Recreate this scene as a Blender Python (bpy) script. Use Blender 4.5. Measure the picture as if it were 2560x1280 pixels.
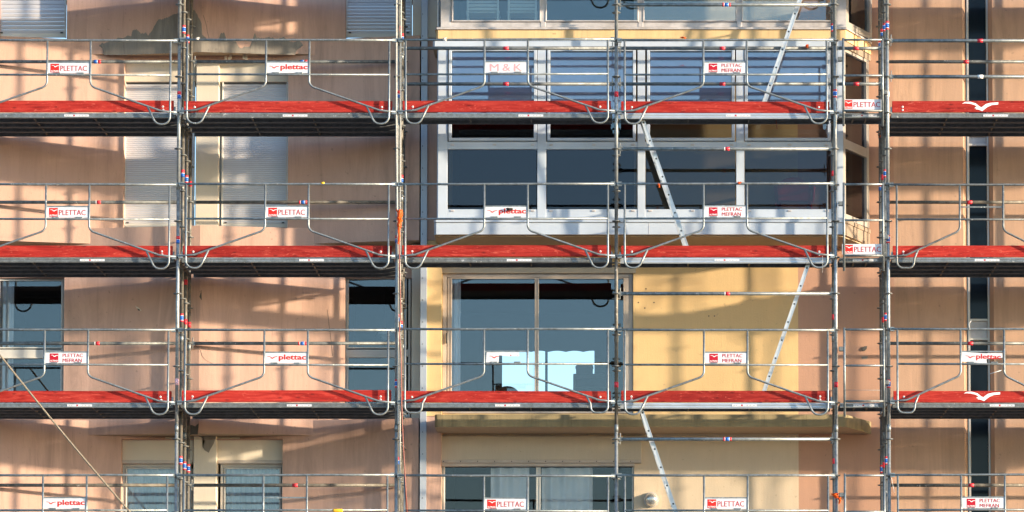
import bpy, math, random
from mathutils import Vector, Matrix
random.seed(7)
for o in list(bpy.data.objects): bpy.data.objects.remove(o)
S = bpy.context.scene
COL = S.collection
# ------------------------------------------------------------------ camera, sky, sun, exposure
FPX, X0, Y0, CZ, PITCH, DIST = 8470.9, 1540.8, 1608.1, 1.7, 0.05623, 46.0
cd = bpy.data.cameras.new('camera'); cam = bpy.data.objects.new('camera', cd); COL.objects.link(cam)
cam.location = (0, -DIST, CZ); cam.rotation_euler = (math.pi/2 + PITCH, 0, 0)
cd.sensor_width = 36; cd.lens = FPX*36/2560
cd.shift_x = (1280-X0)/2560; cd.shift_y = (Y0-640)/2560
cd.clip_start = 1; cd.clip_end = 3000
S.camera = cam
SUN = Vector((2.55, -1.0, 0.47)).normalized()            # towards the sun
el = math.asin(SUN.z)
w = bpy.data.worlds.new('World'); S.world = w; w.use_nodes = True
nt = w.node_tree; bg = nt.nodes['Background']; sky = nt.nodes.new('ShaderNodeTexSky')
sky.sky_type = 'NISHITA'; sky.sun_disc = False; sky.sun_elevation = el
sky.sun_rotation = math.atan2(SUN.x, SUN.y); sky.air_density = 1.0; sky.dust_density = 0.7; sky.ozone_density = 2.4
nt.links.new(sky.outputs[0], bg.inputs[0]); bg.inputs[1].default_value = 0.15
sl = bpy.data.lights.new('sun', 'SUN'); so = bpy.data.objects.new('sun', sl); COL.objects.link(so)
sl.energy = 3.0; sl.angle = math.radians(1.5); sl.color = (1.0, 0.83, 0.60)
so.rotation_euler = SUN.to_track_quat('Z', 'Y').to_euler(); so.location = (20, -8, 14)
S.view_settings.view_transform = 'Standard'; S.view_settings.look = 'None'
S.view_settings.exposure = 1.85; S.view_settings.gamma = 1.0
# ------------------------------------------------------------------ helpers
CP, SP = math.cos(PITCH), math.sin(PITCH)
def at(px, py, Y):
    "world X, Z of the point seen at photo pixel (px,py) on the plane at depth Y"
    v = (Y0-py)/FPX; yy = Y+DIST
    zz = yy*(v*CP+SP)/(CP-v*SP); d = yy*CP+zz*SP
    return (px-X0)*d/FPX, zz+CZ
def ax(px, Y, py=640): return at(px, py, Y)[0]
def az(py, Y): return at(1541, py, Y)[1]
def lin(r, g, b):
    f = lambda c: (c/255/12.92) if c <= 10 else ((c/255+.055)/1.055)**2.4
    return (f(r), f(g), f(b), 1)
class MB:
    def __init__(s): s.v = []; s.f = []; s.m = []; s.smooth = False
    def add(s, vs, fs, m=0):
        n = len(s.v); s.v += [tuple(p) for p in vs]
        for f in fs: s.f.append(tuple(i+n for i in f)); s.m.append(m)
        return s
    def box(s, x0, x1, y0, y1, z0, z1, m=0):
        return s.add([(x0,y0,z0),(x1,y0,z0),(x1,y1,z0),(x0,y1,z0),(x0,y0,z1),(x1,y0,z1),(x1,y1,z1),(x0,y1,z1)],
                     [(0,1,5,4),(1,2,6,5),(2,3,7,6),(3,0,4,7),(4,5,6,7),(3,2,1,0)], m)
    def quad(s, a, b, c, d, m=0): return s.add([a,b,c,d], [(0,1,2,3)], m)
    def tube(s, path, r, seg=10, m=0, cap=True):
        P = [Vector(p) for p in path]; n = len(P); rings = []
        t0 = (P[1]-P[0]).normalized()
        u = t0.orthogonal().normalized() if abs(t0.y) > .9 else t0.cross(Vector((0,1,0))).normalized()
        for i in range(n):
            a = P[max(i-1,0)]; b = P[min(i+1,n-1)]; t = (b-a).normalized()
            u = (u - t*u.dot(t)).normalized(); w_ = t.cross(u)
            rr = r[i] if isinstance(r, (list,tuple)) else r
            rings.append([P[i]+(u*math.cos(k*2*math.pi/seg)+w_*math.sin(k*2*math.pi/seg))*rr for k in range(seg)])
        vs = [p for R in rings for p in R]; fs = []
        for i in range(n-1):
            for k in range(seg):
                k2 = (k+1) % seg
                fs.append((i*seg+k, i*seg+k2, (i+1)*seg+k2, (i+1)*seg+k))
        if cap: fs += [tuple(range(seg))[::-1], tuple((n-1)*seg+k for k in range(seg))]
        return s.add(vs, fs, m)
    def prism(s, poly, a, b, axis='y', m=0):
        "poly of (p,q); axis y: (x,z) extruded in y; axis x: (y,z) in x; axis z: (x,y) in z"
        mk = {'y': lambda p,q,t:(p,t,q), 'x': lambda p,q,t:(t,p,q), 'z': lambda p,q,t:(p,q,t)}[axis]
        n = len(poly)
        vs = [mk(p,q,a) for p,q in poly]+[mk(p,q,b) for p,q in poly]
        fs = [tuple(range(n)), tuple(range(2*n-1, n-1, -1))]
        fs += [(i+n, (i+1)%n+n, (i+1)%n, i) for i in range(n)]
        return s.add(vs, fs, m)
def mesh(name, mb, mats, smooth=False, bevel=0):
    me = bpy.data.meshes.new(name); me.from_pydata(mb.v, [], mb.f)
    if not isinstance(mats, (list, tuple)): mats = [mats]
    for m in mats: me.materials.append(m)
    me.polygons.foreach_set('material_index', mb.m)
    if smooth: me.polygons.foreach_set('use_smooth', [len(p.vertices) == 4 for p in me.polygons])
    import bmesh
    bm = bmesh.new(); bm.from_mesh(me); bmesh.ops.recalc_face_normals(bm, faces=bm.faces)
    if bevel:
        bmesh.ops.bevel(bm, geom=list(bm.edges), offset=bevel, segments=1, affect='EDGES')
    bm.to_mesh(me); bm.free(); me.update()
    return me
WL = {}
def place(name, me, parent=None, loc=(0,0,0), rot=None):
    "loc is a world position"
    o = bpy.data.objects.new(name, me); COL.objects.link(o)
    base = WL[parent.name] if parent else Vector((0,0,0))
    if parent: o.parent = parent
    o.location = Vector(loc)-base; WL[o.name] = Vector(loc)
    if rot: o.rotation_euler = rot
    return o
def part(name, mb, mats, parent, smooth=False, bevel=0):
    "mesh in world coordinates, made a child of parent with the origin at the parent's origin"
    b = WL[parent.name]
    mb.v = [(x-b.x, y-b.y, z-b.z) for x,y,z in mb.v]
    return place(name, mesh(name, mb, mats, smooth, bevel), parent, b)
def tag(o, label, cat, group=None):
    o['label'] = label; o['category'] = cat
    if group: o['group'] = group
    return o
def thing(name, label, cat, loc=(0,0,0), group=None):
    o = place(name, None, None, loc); o.empty_display_size = .1
    return tag(o, label, cat, group)
def solo(name, mb, mats, label, cat, group=None, loc=None, smooth=False, bevel=0):
    if loc is None:
        xs = [v[0] for v in mb.v]; ys = [v[1] for v in mb.v]; zs = [v[2] for v in mb.v]
        loc = ((min(xs)+max(xs))/2, (min(ys)+max(ys))/2, min(zs))
    mb.v = [(x-loc[0], y-loc[1], z-loc[2]) for x,y,z in mb.v]
    return tag(place(name, mesh(name, mb, mats, smooth, bevel), None, loc), label, cat, group)
def fillet(pts, rad, n=7):
    "polyline (3-D) with rounded corners"
    P = [Vector(p) for p in pts]; out = [P[0]]
    for i in range(1, len(P)-1):
        r = rad[i-1]; a = (P[i-1]-P[i]).normalized(); b = (P[i+1]-P[i]).normalized()
        ang = a.angle(b)
        if r <= 0: out.append(P[i]); continue
        t = r/math.tan(ang/2); c = P[i]+(a+b).normalized()*(r/math.sin(ang/2))
        s, e = P[i]+a*t-c, P[i]+b*t-c
        for k in range(n+1):
            out.append(c+s.normalized().slerp(e.normalized(), k/n)*r if s.angle(e) > 1e-4 else c+s)
    out.append(P[-1]); return out
# ------------------------------------------------------------------ materials
def base_mat(name):
    m = bpy.data.materials.new(name); m.use_nodes = True
    return m, m.node_tree, m.node_tree.nodes['Principled BSDF']
def nd(t, typ, **kw):
    n = t.nodes.new(typ)
    for k, v in kw.items():
        if k.startswith('i_'): n.inputs[k[2:].replace('_', ' ')].default_value = v
        else: setattr(n, k, v)
    return n
def ramp(t, fac, stops):
    r = t.nodes.new('ShaderNodeValToRGB'); e = r.color_ramp.elements
    while len(e) < len(stops): e.new(.5)
    for k, (p, c) in enumerate(stops): e[k].position = p; e[k].color = c
    t.links.new(fac, r.inputs[0]); return r.outputs[0]
def coords(t, scale=(1,1,1), rnd=False):
    tc = t.nodes.new('ShaderNodeTexCoord'); mp = t.nodes.new('ShaderNodeMapping')
    mp.inputs['Scale'].default_value = scale; t.links.new(tc.outputs['Object'], mp.inputs[0])
    if rnd:
        oi = t.nodes.new('ShaderNodeObjectInfo'); mu = nd(t, 'ShaderNodeMath', operation='MULTIPLY'); mu.inputs[1].default_value = 37.0
        t.links.new(oi.outputs['Random'], mu.inputs[0]); cb = t.nodes.new('ShaderNodeCombineXYZ')
        for k in range(3): t.links.new(mu.outputs[0], cb.inputs[k])
        t.links.new(cb.outputs[0], mp.inputs['Location'])
    return mp.outputs[0]
def noise(t, vec, scale, detail=4, rough=.55, dist=0):
    n = nd(t, 'ShaderNodeTexNoise', i_Scale=scale, i_Detail=detail, i_Roughness=rough, i_Distortion=dist)
    t.links.new(vec, n.inputs['Vector']); return n.outputs['Fac']
def mixc(t, fac, a, b, mode='MIX'):
    n = t.nodes.new('ShaderNodeMix'); n.data_type = 'RGBA'; n.blend_type = mode
    for idx, val in ((0, fac), (6, a), (7, b)):
        if isinstance(val, bpy.types.NodeSocket): t.links.new(val, n.inputs[idx])
        else: n.inputs[idx].default_value = val
    return n.outputs[2]
def bump(t, p, h, strength=.3, dist=.01):
    b = nd(t, 'ShaderNodeBump', i_Strength=strength, i_Distance=dist)
    t.links.new(h, b.inputs['Height']); t.links.new(b.outputs[0], p.inputs['Normal'])
def plain(name, col, rough=.6, metal=0, spec=.5, var=0, vscale=6):
    m, t, p = base_mat(name); p.inputs['Roughness'].default_value = rough
    p.inputs['Metallic'].default_value = metal; p.inputs['Specular IOR Level'].default_value = spec
    if var:
        f = noise(t, coords(t, (1,1,1), True), vscale)
        d = tuple(c*(1-var) for c in col[:3])+(1,); u = tuple(min(1, c*(1+var*.6)) for c in col[:3])+(1,)
        t.links.new(ramp(t, f, [(.3, d), (.7, u)]), p.inputs['Base Color'])
    else: p.inputs['Base Color'].default_value = col
    return m
def plaster(name, col, dirt, amount=.6, streak=1.0):
    m, t, p = base_mat(name); p.inputs['Roughness'].default_value = .9; p.inputs['Specular IOR Level'].default_value = .15
    V = coords(t); big = noise(t, V, .55, 5, .6); fine = noise(t, V, 45, 3, .7); mid = noise(t, V, 4.5, 4, .65)
    st = noise(t, coords(t, (3.4, 3.4, .45)), 1.0, 9, .72, .9); st2 = noise(t, coords(t, (19, 19, 1.1)), 1.0, 5, .75, .5)
    c2 = tuple(x*.86 for x in col[:3])+(1,); c3 = (min(1, col[0]*1.05), col[1]*1.03, col[2]*1.0, 1)
    base = ramp(t, big, [(.32, c2), (.62, c3)])
    base = mixc(t, ramp(t, mid, [(.35, (.0,.0,.0,1)), (.75, (.30,.30,.30,1))]), base, c2)
    wh = nd(t, 'ShaderNodeMath', operation='MULTIPLY'); a = ramp(t, st, [(.43, (0,0,0,1)), (.70, (.9,.9,.9,1))]); b = ramp(t, big, [(.38, (.15,.15,.15,1)), (.6, (1,1,1,1))])
    t.links.new(a, wh.inputs[0]); t.links.new(b, wh.inputs[1])
    w2 = nd(t, 'ShaderNodeMath', operation='MULTIPLY'); w2.inputs[1].default_value = amount*streak; t.links.new(wh.outputs[0], w2.inputs[0])
    base = mixc(t, w2.outputs[0], base, dirt)
    w3 = nd(t, 'ShaderNodeMath', operation='MULTIPLY'); w3.inputs[1].default_value = amount*.45*streak
    t.links.new(ramp(t, st2, [(.56, (0,0,0,1)), (.74, (1,1,1,1))]), w3.inputs[0])
    base = mixc(t, w3.outputs[0], base, dirt)
    sp = noise(t, V, 16, 2, .5)
    base = mixc(t, ramp(t, sp, [(.70, (0,0,0,1)), (.76, (.45,.45,.45,1))]), base, dirt)
    t.links.new(base, p.inputs['Base Color'])
    h = nd(t, 'ShaderNodeMath', operation='ADD'); t.links.new(fine, h.inputs[0]); t.links.new(st2, h.inputs[1])
    bump(t, p, h.outputs[0], .35, .006)
    return m
def galv(name, lo, hi, rough=.45, metal=.75, spots=True):
    m, t, p = base_mat(name); p.inputs['Metallic'].default_value = metal
    V = coords(t, (1,1,1), True); f = noise(t, V, 14, 5, .7); g = noise(t, V, 60, 3, .6)
    c = ramp(t, f, [(.34, lo), (.66, hi)])
    c = mixc(t, ramp(t, g, [(.45, (0,0,0,1)), (.7, (.35,.35,.35,1))]), c, lo)
    if spots: c = mixc(t, ramp(t, noise(t, V, 23, 2, .5), [(.69, (0,0,0,1)), (.73, (.7,.7,.7,1))]), c, (.62,.60,.55,1))
    t.links.new(c, p.inputs['Base Color'])
    t.links.new(ramp(t, f, [(.3, (rough+.12,)*3+(1,)), (.7, (rough-.1,)*3+(1,))]), p.inputs['Roughness'])
    bump(t, p, g, .15, .003)
    return m
def wood_red(name):
    m, t, p = base_mat(name); p.inputs['Roughness'].default_value = .7; p.inputs['Specular IOR Level'].default_value = .12
    V = coords(t, (.55, 5, 6.5), True); g = noise(t, V, 3.0, 7, .7, 1.2)
    V2 = coords(t, (.7, 1, 1), True); big = noise(t, V2, 2.2, 3, .5)
    c = ramp(t, g, [(.30, (.15,.010,.009,1)), (.47, (.31,.020,.016,1)), (.64, (.47,.052,.038,1))])
    c = mixc(t, ramp(t, big, [(.40, (0,0,0,1)), (.7, (.40,.40,.40,1))]), c, (.40,.028,.023,1))
    kv = nd(t, 'ShaderNodeTexVoronoi', i_Scale=2.2, voronoi_dimensions='2D'); sx_ = t.nodes.new('ShaderNodeSeparateXYZ'); cx_ = t.nodes.new('ShaderNodeCombineXYZ')
    t.links.new(coords(t, (1.1, 1.0, 2.6), True), sx_.inputs[0]); t.links.new(sx_.outputs[0], cx_.inputs[0]); t.links.new(sx_.outputs[2], cx_.inputs[1]); t.links.new(cx_.outputs[0], kv.inputs['Vector'])
    c = mixc(t, ramp(t, kv.outputs['Distance'], [(.03, (.6,.6,.6,1)), (.10, (0,0,0,1))]), c, (.09,.010,.010,1))
    fl = noise(t, coords(t, (3, 12, 12), True), 3.1, 2, .5, 1.5)
    hv = nd(t, 'ShaderNodeObjectInfo'); rv_ = ramp(t, hv.outputs['Random'], [(0, (.72,.72,.74,1)), (1, (1.12,1.1,1.05,1))])
    c = mixc(t, 1.0, c, rv_, 'MULTIPLY')
    c = mixc(t, ramp(t, fl, [(.62, (0,0,0,1)), (.68, (.6,.6,.6,1))]), c, (.52,.10,.07,1))
    c = mixc(t, ramp(t, noise(t, coords(t, (2.2,2.2,5), True), 7, 4, .7), [(.70, (0,0,0,1)), (.76, (.6,.6,.6,1))]), c, (.55,.30,.25,1))
    t.links.new(c, p.inputs['Base Color']); bump(t, p, g, .35, .004)
    return m
def glass(name, tint, refl, rcol=(1,1,1,1), wav=.02):
    m = bpy.data.materials.new(name); m.use_nodes = True; t = m.node_tree; t.nodes.clear()
    out = t.nodes.new('ShaderNodeOutputMaterial'); mx = t.nodes.new('ShaderNodeMixShader')
    tr = t.nodes.new('ShaderNodeBsdfTransparent'); tr.inputs[0].default_value = tint
    gl = t.nodes.new('ShaderNodeBsdfGlossy'); gl.inputs['Roughness'].default_value = .0; gl.inputs[0].default_value = rcol
    lw = t.nodes.new('ShaderNodeLayerWeight'); lw.inputs[0].default_value = .25
    ad = nd(t, 'ShaderNodeMath', operation='MULTIPLY_ADD'); ad.inputs[1].default_value = 1-refl; ad.inputs[2].default_value = refl; ad.use_clamp = True
    t.links.new(lw.outputs['Fresnel'], ad.inputs[0]); t.links.new(ad.outputs[0], mx.inputs[0])
    b = nd(t, 'ShaderNodeBump', i_Strength=wav, i_Distance=.02)
    t.links.new(noise(t, coords(t, (1,1,1), True), 1.6, 1), b.inputs['Height']); t.links.new(b.outputs[0], gl.inputs['Normal'])
    t.links.new(tr.outputs[0], mx.inputs[1]); t.links.new(gl.outputs[0], mx.inputs[2]); t.links.new(mx.outputs[0], out.inputs[0])
    return m
M = {}
M['pink'] = plaster('pink_plaster', (.57,.366,.290,1), (.21,.145,.12,1), .66)
M['pink2'] = plaster('salmon_plaster', (.47,.275,.195,1), (.24,.15,.12,1), .30)
M['right'] = plaster('apricot_plaster', (.51,.325,.228,1), (.22,.15,.105,1), .6)
M['yellow'] = plaster('yellow_plaster', (.64,.445,.225,1), (.36,.26,.15,1), .20)
M['cream'] = plaster('cream_plaster', (.66,.585,.485,1), (.38,.32,.26,1), .22)
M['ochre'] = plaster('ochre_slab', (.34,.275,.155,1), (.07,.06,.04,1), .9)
M['cream2'] = plaster('sand_plaster', (.58,.475,.355,1), (.34,.26,.19,1), .25)
M['cantf'] = plain('pale_side_frame', (.33,.30,.27,1), .5, 0, .3, .1, 4)
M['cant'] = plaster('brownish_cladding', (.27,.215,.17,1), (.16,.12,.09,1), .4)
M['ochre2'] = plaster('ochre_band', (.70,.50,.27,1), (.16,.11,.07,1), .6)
M['soffit'] = plaster('beige_soffit', (.50,.38,.26,1), (.25,.18,.12,1), .3)
M['beige'] = plaster('beige_panel', (.52,.45,.36,1), (.3,.25,.19,1), .2)
M['concrete'] = plaster('bare_mortar', (.25,.225,.20,1), (.11,.098,.088,1), .95)
M['conc_dark'] = plaster('dark_mortar', (.12,.11,.10,1), (.06,.055,.05,1), .5)
M['upvc'] = plain('white_plastic_frame', (.44,.49,.565,1), .4, 0, .3, .08, 3)
M['upvcw'] = plain('warm_white_metal', (.58,.56,.52,1), .45, 0, .4, .10, 3)
M['alu'] = plain('weathered_aluminium', (.50,.46,.45,1), .5, .25, .4, .25, 7)
M['alu_beige'] = plain('beige_aluminium', (.46,.39,.33,1), .5, .15, .4, .15, 5)
M['joint'] = plain('grey_joint_cover', (.40,.44,.50,1), .5, .2, .4, .08, 2)
M['shutter'] = plain('white_shutter', (.50,.485,.505,1), .5, 0, .2, .05, 2)
M['dark'] = plain('black_rubber', (.02,.02,.022,1), .6)
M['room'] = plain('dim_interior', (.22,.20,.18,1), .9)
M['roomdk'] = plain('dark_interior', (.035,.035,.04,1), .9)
M['galv'] = galv('galvanised_steel', (.145,.16,.165,1), (.30,.325,.335,1), .46, .6)
M['galvb'] = galv('bright_galvanised_steel', (.20,.215,.225,1), (.42,.445,.455,1), .45, .55)
M['galv2'] = galv('dull_galvanised_steel', (.11,.118,.12,1), (.225,.235,.235,1), .55, .5)
M['galvold'] = galv('rusty_galvanised_steel', (.10,.088,.072,1), (.22,.20,.17,1), .6, .4)
M['deck'] = galv('deck_steel', (.14,.148,.16,1), (.21,.222,.235,1), .6, .3, False)
M['alud'] = plain('deck_aluminium', (.50,.53,.56,1), .4, .6, .5, .12, 5)
M['red'] = wood_red('red_stained_wood')
M['sign'] = plain('white_sign', (.62,.62,.65,1), .5, 0, .2, .10, 9)
M['print'] = plain('red_print', (.40,.008,.025,1), .6, 0, .2)
M['print2'] = plain('bright_red_print', (.50,.022,.018,1), .6, 0, .2)
M['faded'] = plain('faded_red_print', (.58,.30,.33,1), .6, 0, .2)
M['white'] = plain('white_print', (.86,.86,.86,1), .5)
M['blue'] = plain('blue_tape', (.02,.13,.50,1), .4, 0, .5, .3, 40)
M['redt'] = plain('red_tape', (.66,.03,.05,1), .4, 0, .5, .35, 40)
M['pinkt'] = plain('pink_tape', (.75,.45,.50,1), .5)
M['ladder'] = plain('ladder_aluminium', (.55,.56,.57,1), .4, .5, .5, .15, 9)
M['rope'] = plain('tan_rope', (.27,.225,.17,1), .9, 0, .2, .3, 60)
M['ropew'] = plain('dirty_white_rope', (.50,.48,.44,1), .9, 0, .2, .25, 60)
M['hose'] = plain('brown_hose', (.22,.055,.04,1), .5)
M['orange'] = plain('orange_plastic', (.85,.16,.02,1), .5, 0, .3, .25, 12)
M['yellowt'] = plain('yellow_foam', (.85,.45,.03,1), .6, 0, .3, .2, 14)
M['ragw'] = plain('white_rag', (.75,.72,.68,1), .8)
M['curtain'] = plain('white_curtain', (.88,.87,.84,1), .9, 0, .1, .08, 3)
M['redp'] = plain('red_plastic', (.55,.02,.03,1), .35)
M['whitep'] = plain('white_plastic', (.75,.78,.74,1), .4)
M['lampg'] = plain('lamp_glass', (.62,.60,.55,1), .22, .55, .6)
M['blind'] = None
M['glass'] = glass('window_glass', (.82,.84,.86,1), .052, (.85,.93,1,1))
M['glass2'] = glass('tinted_glass', (.88,.88,.88,1), .012, (.85,.92,1,1))
M['glass3'] = glass('clear_glass', (.86,.89,.88,1), .06, (.85,.95,1,1))
M['glass4'] = glass('bay_lower_glass', (.50,.52,.56,1), .018, (.9,.92,1,1))
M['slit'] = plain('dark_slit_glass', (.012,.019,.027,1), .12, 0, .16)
mm, t_, p_ = base_mat('silvered_blind'); p_.inputs['Base Color'].default_value = (.60,.51,.70,1)
p_.inputs['Metallic'].default_value = .17; p_.inputs['Roughness'].default_value = .05; M['blind'] = mm
# ------------------------------------------------------------------ ground
g = MB(); g.quad((-900,-900,0), (900,-900,0), (900,900,0), (-900,900,0))
m, t, p = base_mat('asphalt'); p.inputs['Roughness'].default_value = .9
t.links.new(ramp(t, noise(t, coords(t), .6, 6, .7), [(.3, (.055,.052,.05,1)), (.7, (.11,.105,.10,1))]), p.inputs['Base Color'])
go = place('ground', mesh('ground', g, m)); go['kind'] = 'structure'
# ------------------------------------------------------------------ apartment building
B = thing('apartment_building', 'pink and yellow plastered apartment block behind the whole scaffold', 'building', (0, 1.6, 0))
LV = [CZ+7.878+2*k for k in (-2, -1, 0, 1, 2)]           # deck levels L0..L4
L0, L1, L2, L3, L4 = LV
XR = ax(505, 1.6); HW = (790-228)/2/177.5; SA, SB, YC = .15, .19, 1.6
YA = lambda x: YC+SA*(abs(x-XR)-HW)
YB = lambda x: YC-SB*(abs(x-XR)-HW)
def wall(name, mat, px0, px1, py0, py1, holes, Yf, rev=.16, back=2.7, soffit=True, extra=(), rmat=None, Yref=1.6, closed=True):
    "front sheet with openings cut out, their reveals, and top / bottom / end faces"
    X = lambda px: ax(px, Yref); Z = lambda py: az(py, Yref)
    xs = sorted({X(px0), X(px1)} | {X(h[0]) for h in holes} | {X(h[2]) for h in holes} | set(e for e in extra if X(px0) < e < X(px1)))
    n0 = len(xs)
    zs = sorted({Z(py0), Z(py1)} | {Z(h[1]) for h in holes} | {Z(h[3]) for h in holes})
    H = [(X(h[0]), Z(h[3]), X(h[2]), Z(h[1])) for h in holes]
    mb = MB(); inside = lambda x, z: any(a < x < c and b < z < d for a,b,c,d in H)
    for i in range(len(xs)-1):
        for j in range(len(zs)-1):
            if inside((xs[i]+xs[i+1])/2, (zs[j]+zs[j+1])/2): continue
            a, b, c, d = xs[i], xs[i+1], zs[j], zs[j+1]
            mb.quad((a,Yf(a),c), (b,Yf(b),c), (b,Yf(b),d), (a,Yf(a),d))
    for a,b,c,d in H:
        ya, yc = Yf(a), Yf(c); R = rev
        pts = [(a,ya,b),(c,yc,b),(c,yc,d),(a,ya,d)]; bk = [(a,ya+R,b),(c,yc+R,b),(c,yc+R,d),(a,ya+R,d)]
        if d >= max(zs)-1e-6 or b <= min(zs)+1e-6: pass
        for k in range(4):
            k2 = (k+1) % 4
            if (k == 0 and b <= min(zs)+1e-6) or (k == 2 and d >= max(zs)-1e-6): continue
            mb.quad(pts[k], pts[k2], bk[k2], bk[k], 1)
    if closed:
        for z in (zs[0], zs[-1]):
            for i in range(len(xs)-1):
                a, b = xs[i], xs[i+1]
                xm = (a+b)/2; zz = z+(1e-3 if z == zs[0] else -1e-3)
                if inside(xm, zz): continue
                mb.quad((a,Yf(a),z), (b,Yf(b),z), (b,back,z), (a,back,z), 2)
        for x in (xs[0], xs[-1]): mb.quad((x,Yf(x),zs[0]), (x,back,zs[0]), (x,back,zs[-1]), (x,Yf(x),zs[-1]))
    return part(name, mb, [mat, rmat or mat, M['soffit'] if soffit else mat], B)
pk = M['pink']
wall('wall', pk, -420, 1030, -330, 136, [(-12,-300,160,96), (860,-300,1029,95)], YA, .14, 2.7, True, [XR])
wall('wall', pk, -420, 1030, 571, 1088, [(-12,690,160,1046), (862,689,1028,1046)], YA, .14, 2.7, True, [XR])
wall('wall', pk, -420, 1051, 100, 609, [(305,146,717,571)], YB, .17, 2.72, True, [])
wall('wall', pk, -420, 1051, 1051, 2250, [(305,1096,708,1500)], YB, .17, 2.72, True, [XR])
flat = lambda x: 1.62
# flank, joint strip, jamb panels
def slab(name, mat, px0, px1, py0, py1, y0, y1, bevel=0, Yref=None, parent=None):
    Yr = y0 if Yref is None else Yref
    x0, x1 = ax(px0, Yr), ax(px1, Yr); z0, z1 = az(py1, Yr), az(py0, Yr)
    return part(name, MB().box(x0, x1, y0, y1, z0, z1), mat, parent or B, False, bevel)
for (a, b) in ((-330, 94), (612, 1052)):
    slab('jamb_panel', M['cream'], 1029.5, 1051, a, b, 1.50, 1.95)
jx = slab('joint_cover', M['joint'], 1051.5, 1067, -330, 2250, 1.285, 1.60)
for k in range(30):
    y = -20+k*55
    x, z = at(1056.5, y, 1.28)
    part('screw', MB().tube([(x,1.280,z),(x,1.287,z)], .0075, 6), M['dark'], jx)
slab('flank_wall', M['pink'], 1067.5, 1105, 96, 600, 1.36, 2.7)
slab('flank_wall', M['cream'], 1067.5, 1105, -330, 94, 1.37, 2.7)
slab('flank_wall', M['yellow'], 1067.5, 1104, 601, 1040, 1.36, 2.7)
slab('flank_wall', M['pink'], 1067.5, 1104, 1041, 2250, 1.365, 2.7)
YW = 1.58
wY = lambda x: YW
wall('loggia_wall', M['yellow'], 1104.5, 1995, 600, 1050, [(1106,681,1583,1034)], wY, .10, 2.7, Yref=YW, closed=False, rmat=M['beige'])
wall('loggia_wall', M['cream2'], 1104.5, 1995, 1050, 2250, [(1106,1092,1585,1520)], wY, .10, 2.7, Yref=YW, closed=False, rmat=M['beige'])
wall('loggia_wall', M['yellow'], 1104.5, 1995, 75, 600, [(1130,215,1585,560)], wY, .10, 2.7, Yref=YW, closed=False)
wall('loggia_wall', M['cream'], 1104.5, 1995, -330, 75, [(1130,-270,1585,60)], wY, .10, 2.7, Yref=YW, closed=False)
wall('wall', M['pink2'], 1995, 2235, -330, 2250, [], wY, .1, 2.7, Yref=YW, closed=False)
# right wall with the splayed slit
mb = MB(); X = lambda px: ax(px, YW); zt, zb = az(-330, YW), 0.0
for a, b in ((2235, 2409), (2484, 3500)): mb.quad((X(a),YW,zb), (X(b),YW,zb), (X(b),YW,zt), (X(a),YW,zt))
mb.quad((X(2409),YW,zb), (X(2420),YW+.14,zb), (X(2420),YW+.14,zt), (X(2409),YW,zt))
mb.quad((X(2484),YW,zb), (X(2473.5),YW+.14,zb), (X(2473.5),YW+.14,zt), (X(2484),YW,zt))
part('wall', mb, M['right'], B)
# slit window: frame sides, dark panes, light spandrels
sw = slab('slit_window', M['upvcw'], 2420, 2424.5, -330, 2250, YW+.10, YW+.2, Yref=YW+.1)
slab('frame', M['upvcw'], 2469, 2473, -330, 2250, YW+.10, YW+.2, Yref=YW+.1, parent=sw)
for a, b in ((-330, 335), (364, 797), (850, 1330)):
    slab('pane', M['slit'], 2424, 2469.5, a, b, YW+.16, YW+.17, Yref=YW+.16, parent=sw)
for a, b in ((335, 364), (797, 850)):
    slab('spandrel', M['alu'], 2424.6, 2468.9, a+4, b-4, YW+.155, YW+.18, Yref=YW+.155, parent=sw)
    for q in (a, b-5): slab('frame', M['upvcw'], 2424.6, 2468.9, q, q+5, YW+.11, YW+.19, Yref=YW+.11, parent=sw)
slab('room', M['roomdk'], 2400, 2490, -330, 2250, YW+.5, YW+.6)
# shell of the building (roof, far side, ends)
mb = MB(); xl, xr_, zt = ax(-420, 1.6), ax(3500, YW), az(-330, 1.6)
mb.quad((xl,1.9,zt), (xr_,YW,zt), (xr_,9.6,zt), (xl,9.6,zt)); mb.quad((xl,1.9,0), (xl,9.6,0), (xl,9.6,zt), (xl,1.9,zt))
mb.quad((xr_,YW,0), (xr_,9.6,0), (xr_,9.6,zt), (xr_,YW,zt))
part('shell', mb, M['pink2'], B)
# rooms behind the openings
def room(px0, px1, py0, py1, y0, y1, mat, hole=None, floor=None):
    Yr = y0; x0, x1, z0, z1 = ax(px0,Yr), ax(px1,Yr), az(py1,Yr), az(py0,Yr); mb = MB()
    mb.quad((x0,y0,z0),(x1,y0,z0),(x1,y1,z0),(x0,y1,z0)); mb.quad((x0,y0,z1),(x1,y0,z1),(x1,y1,z1),(x0,y1,z1))
    mb.quad((x0,y0,z0),(x0,y1,z0),(x0,y1,z1),(x0,y0,z1)); mb.quad((x1,y0,z0),(x1,y1,z0),(x1,y1,z1),(x1,y0,z1))
    if hole:
        a, b = hole[0], hole[2]; c, d = hole[1], hole[3]
        for q in ((x0,a,z0,z1),(b,x1,z0,z1),(a,b,z0,c),(a,b,d,z1)):
            mb.quad((q[0],y1,q[2]),(q[1],y1,q[2]),(q[1],y1,q[3]),(q[0],y1,q[3]))
    else: mb.quad((x0,y1,z0),(x1,y1,z0),(x1,y1,z1),(x0,y1,z1))
    return part('room', mb, mat, B)
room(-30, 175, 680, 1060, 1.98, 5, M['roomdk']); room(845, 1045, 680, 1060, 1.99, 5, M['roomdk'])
room(295, 725, 1080, 1500, 2.05, 5, M['room']); room(1108, 1590, 1085, 1500, YW+.2, 5.5, M['roomdk'])
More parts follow.
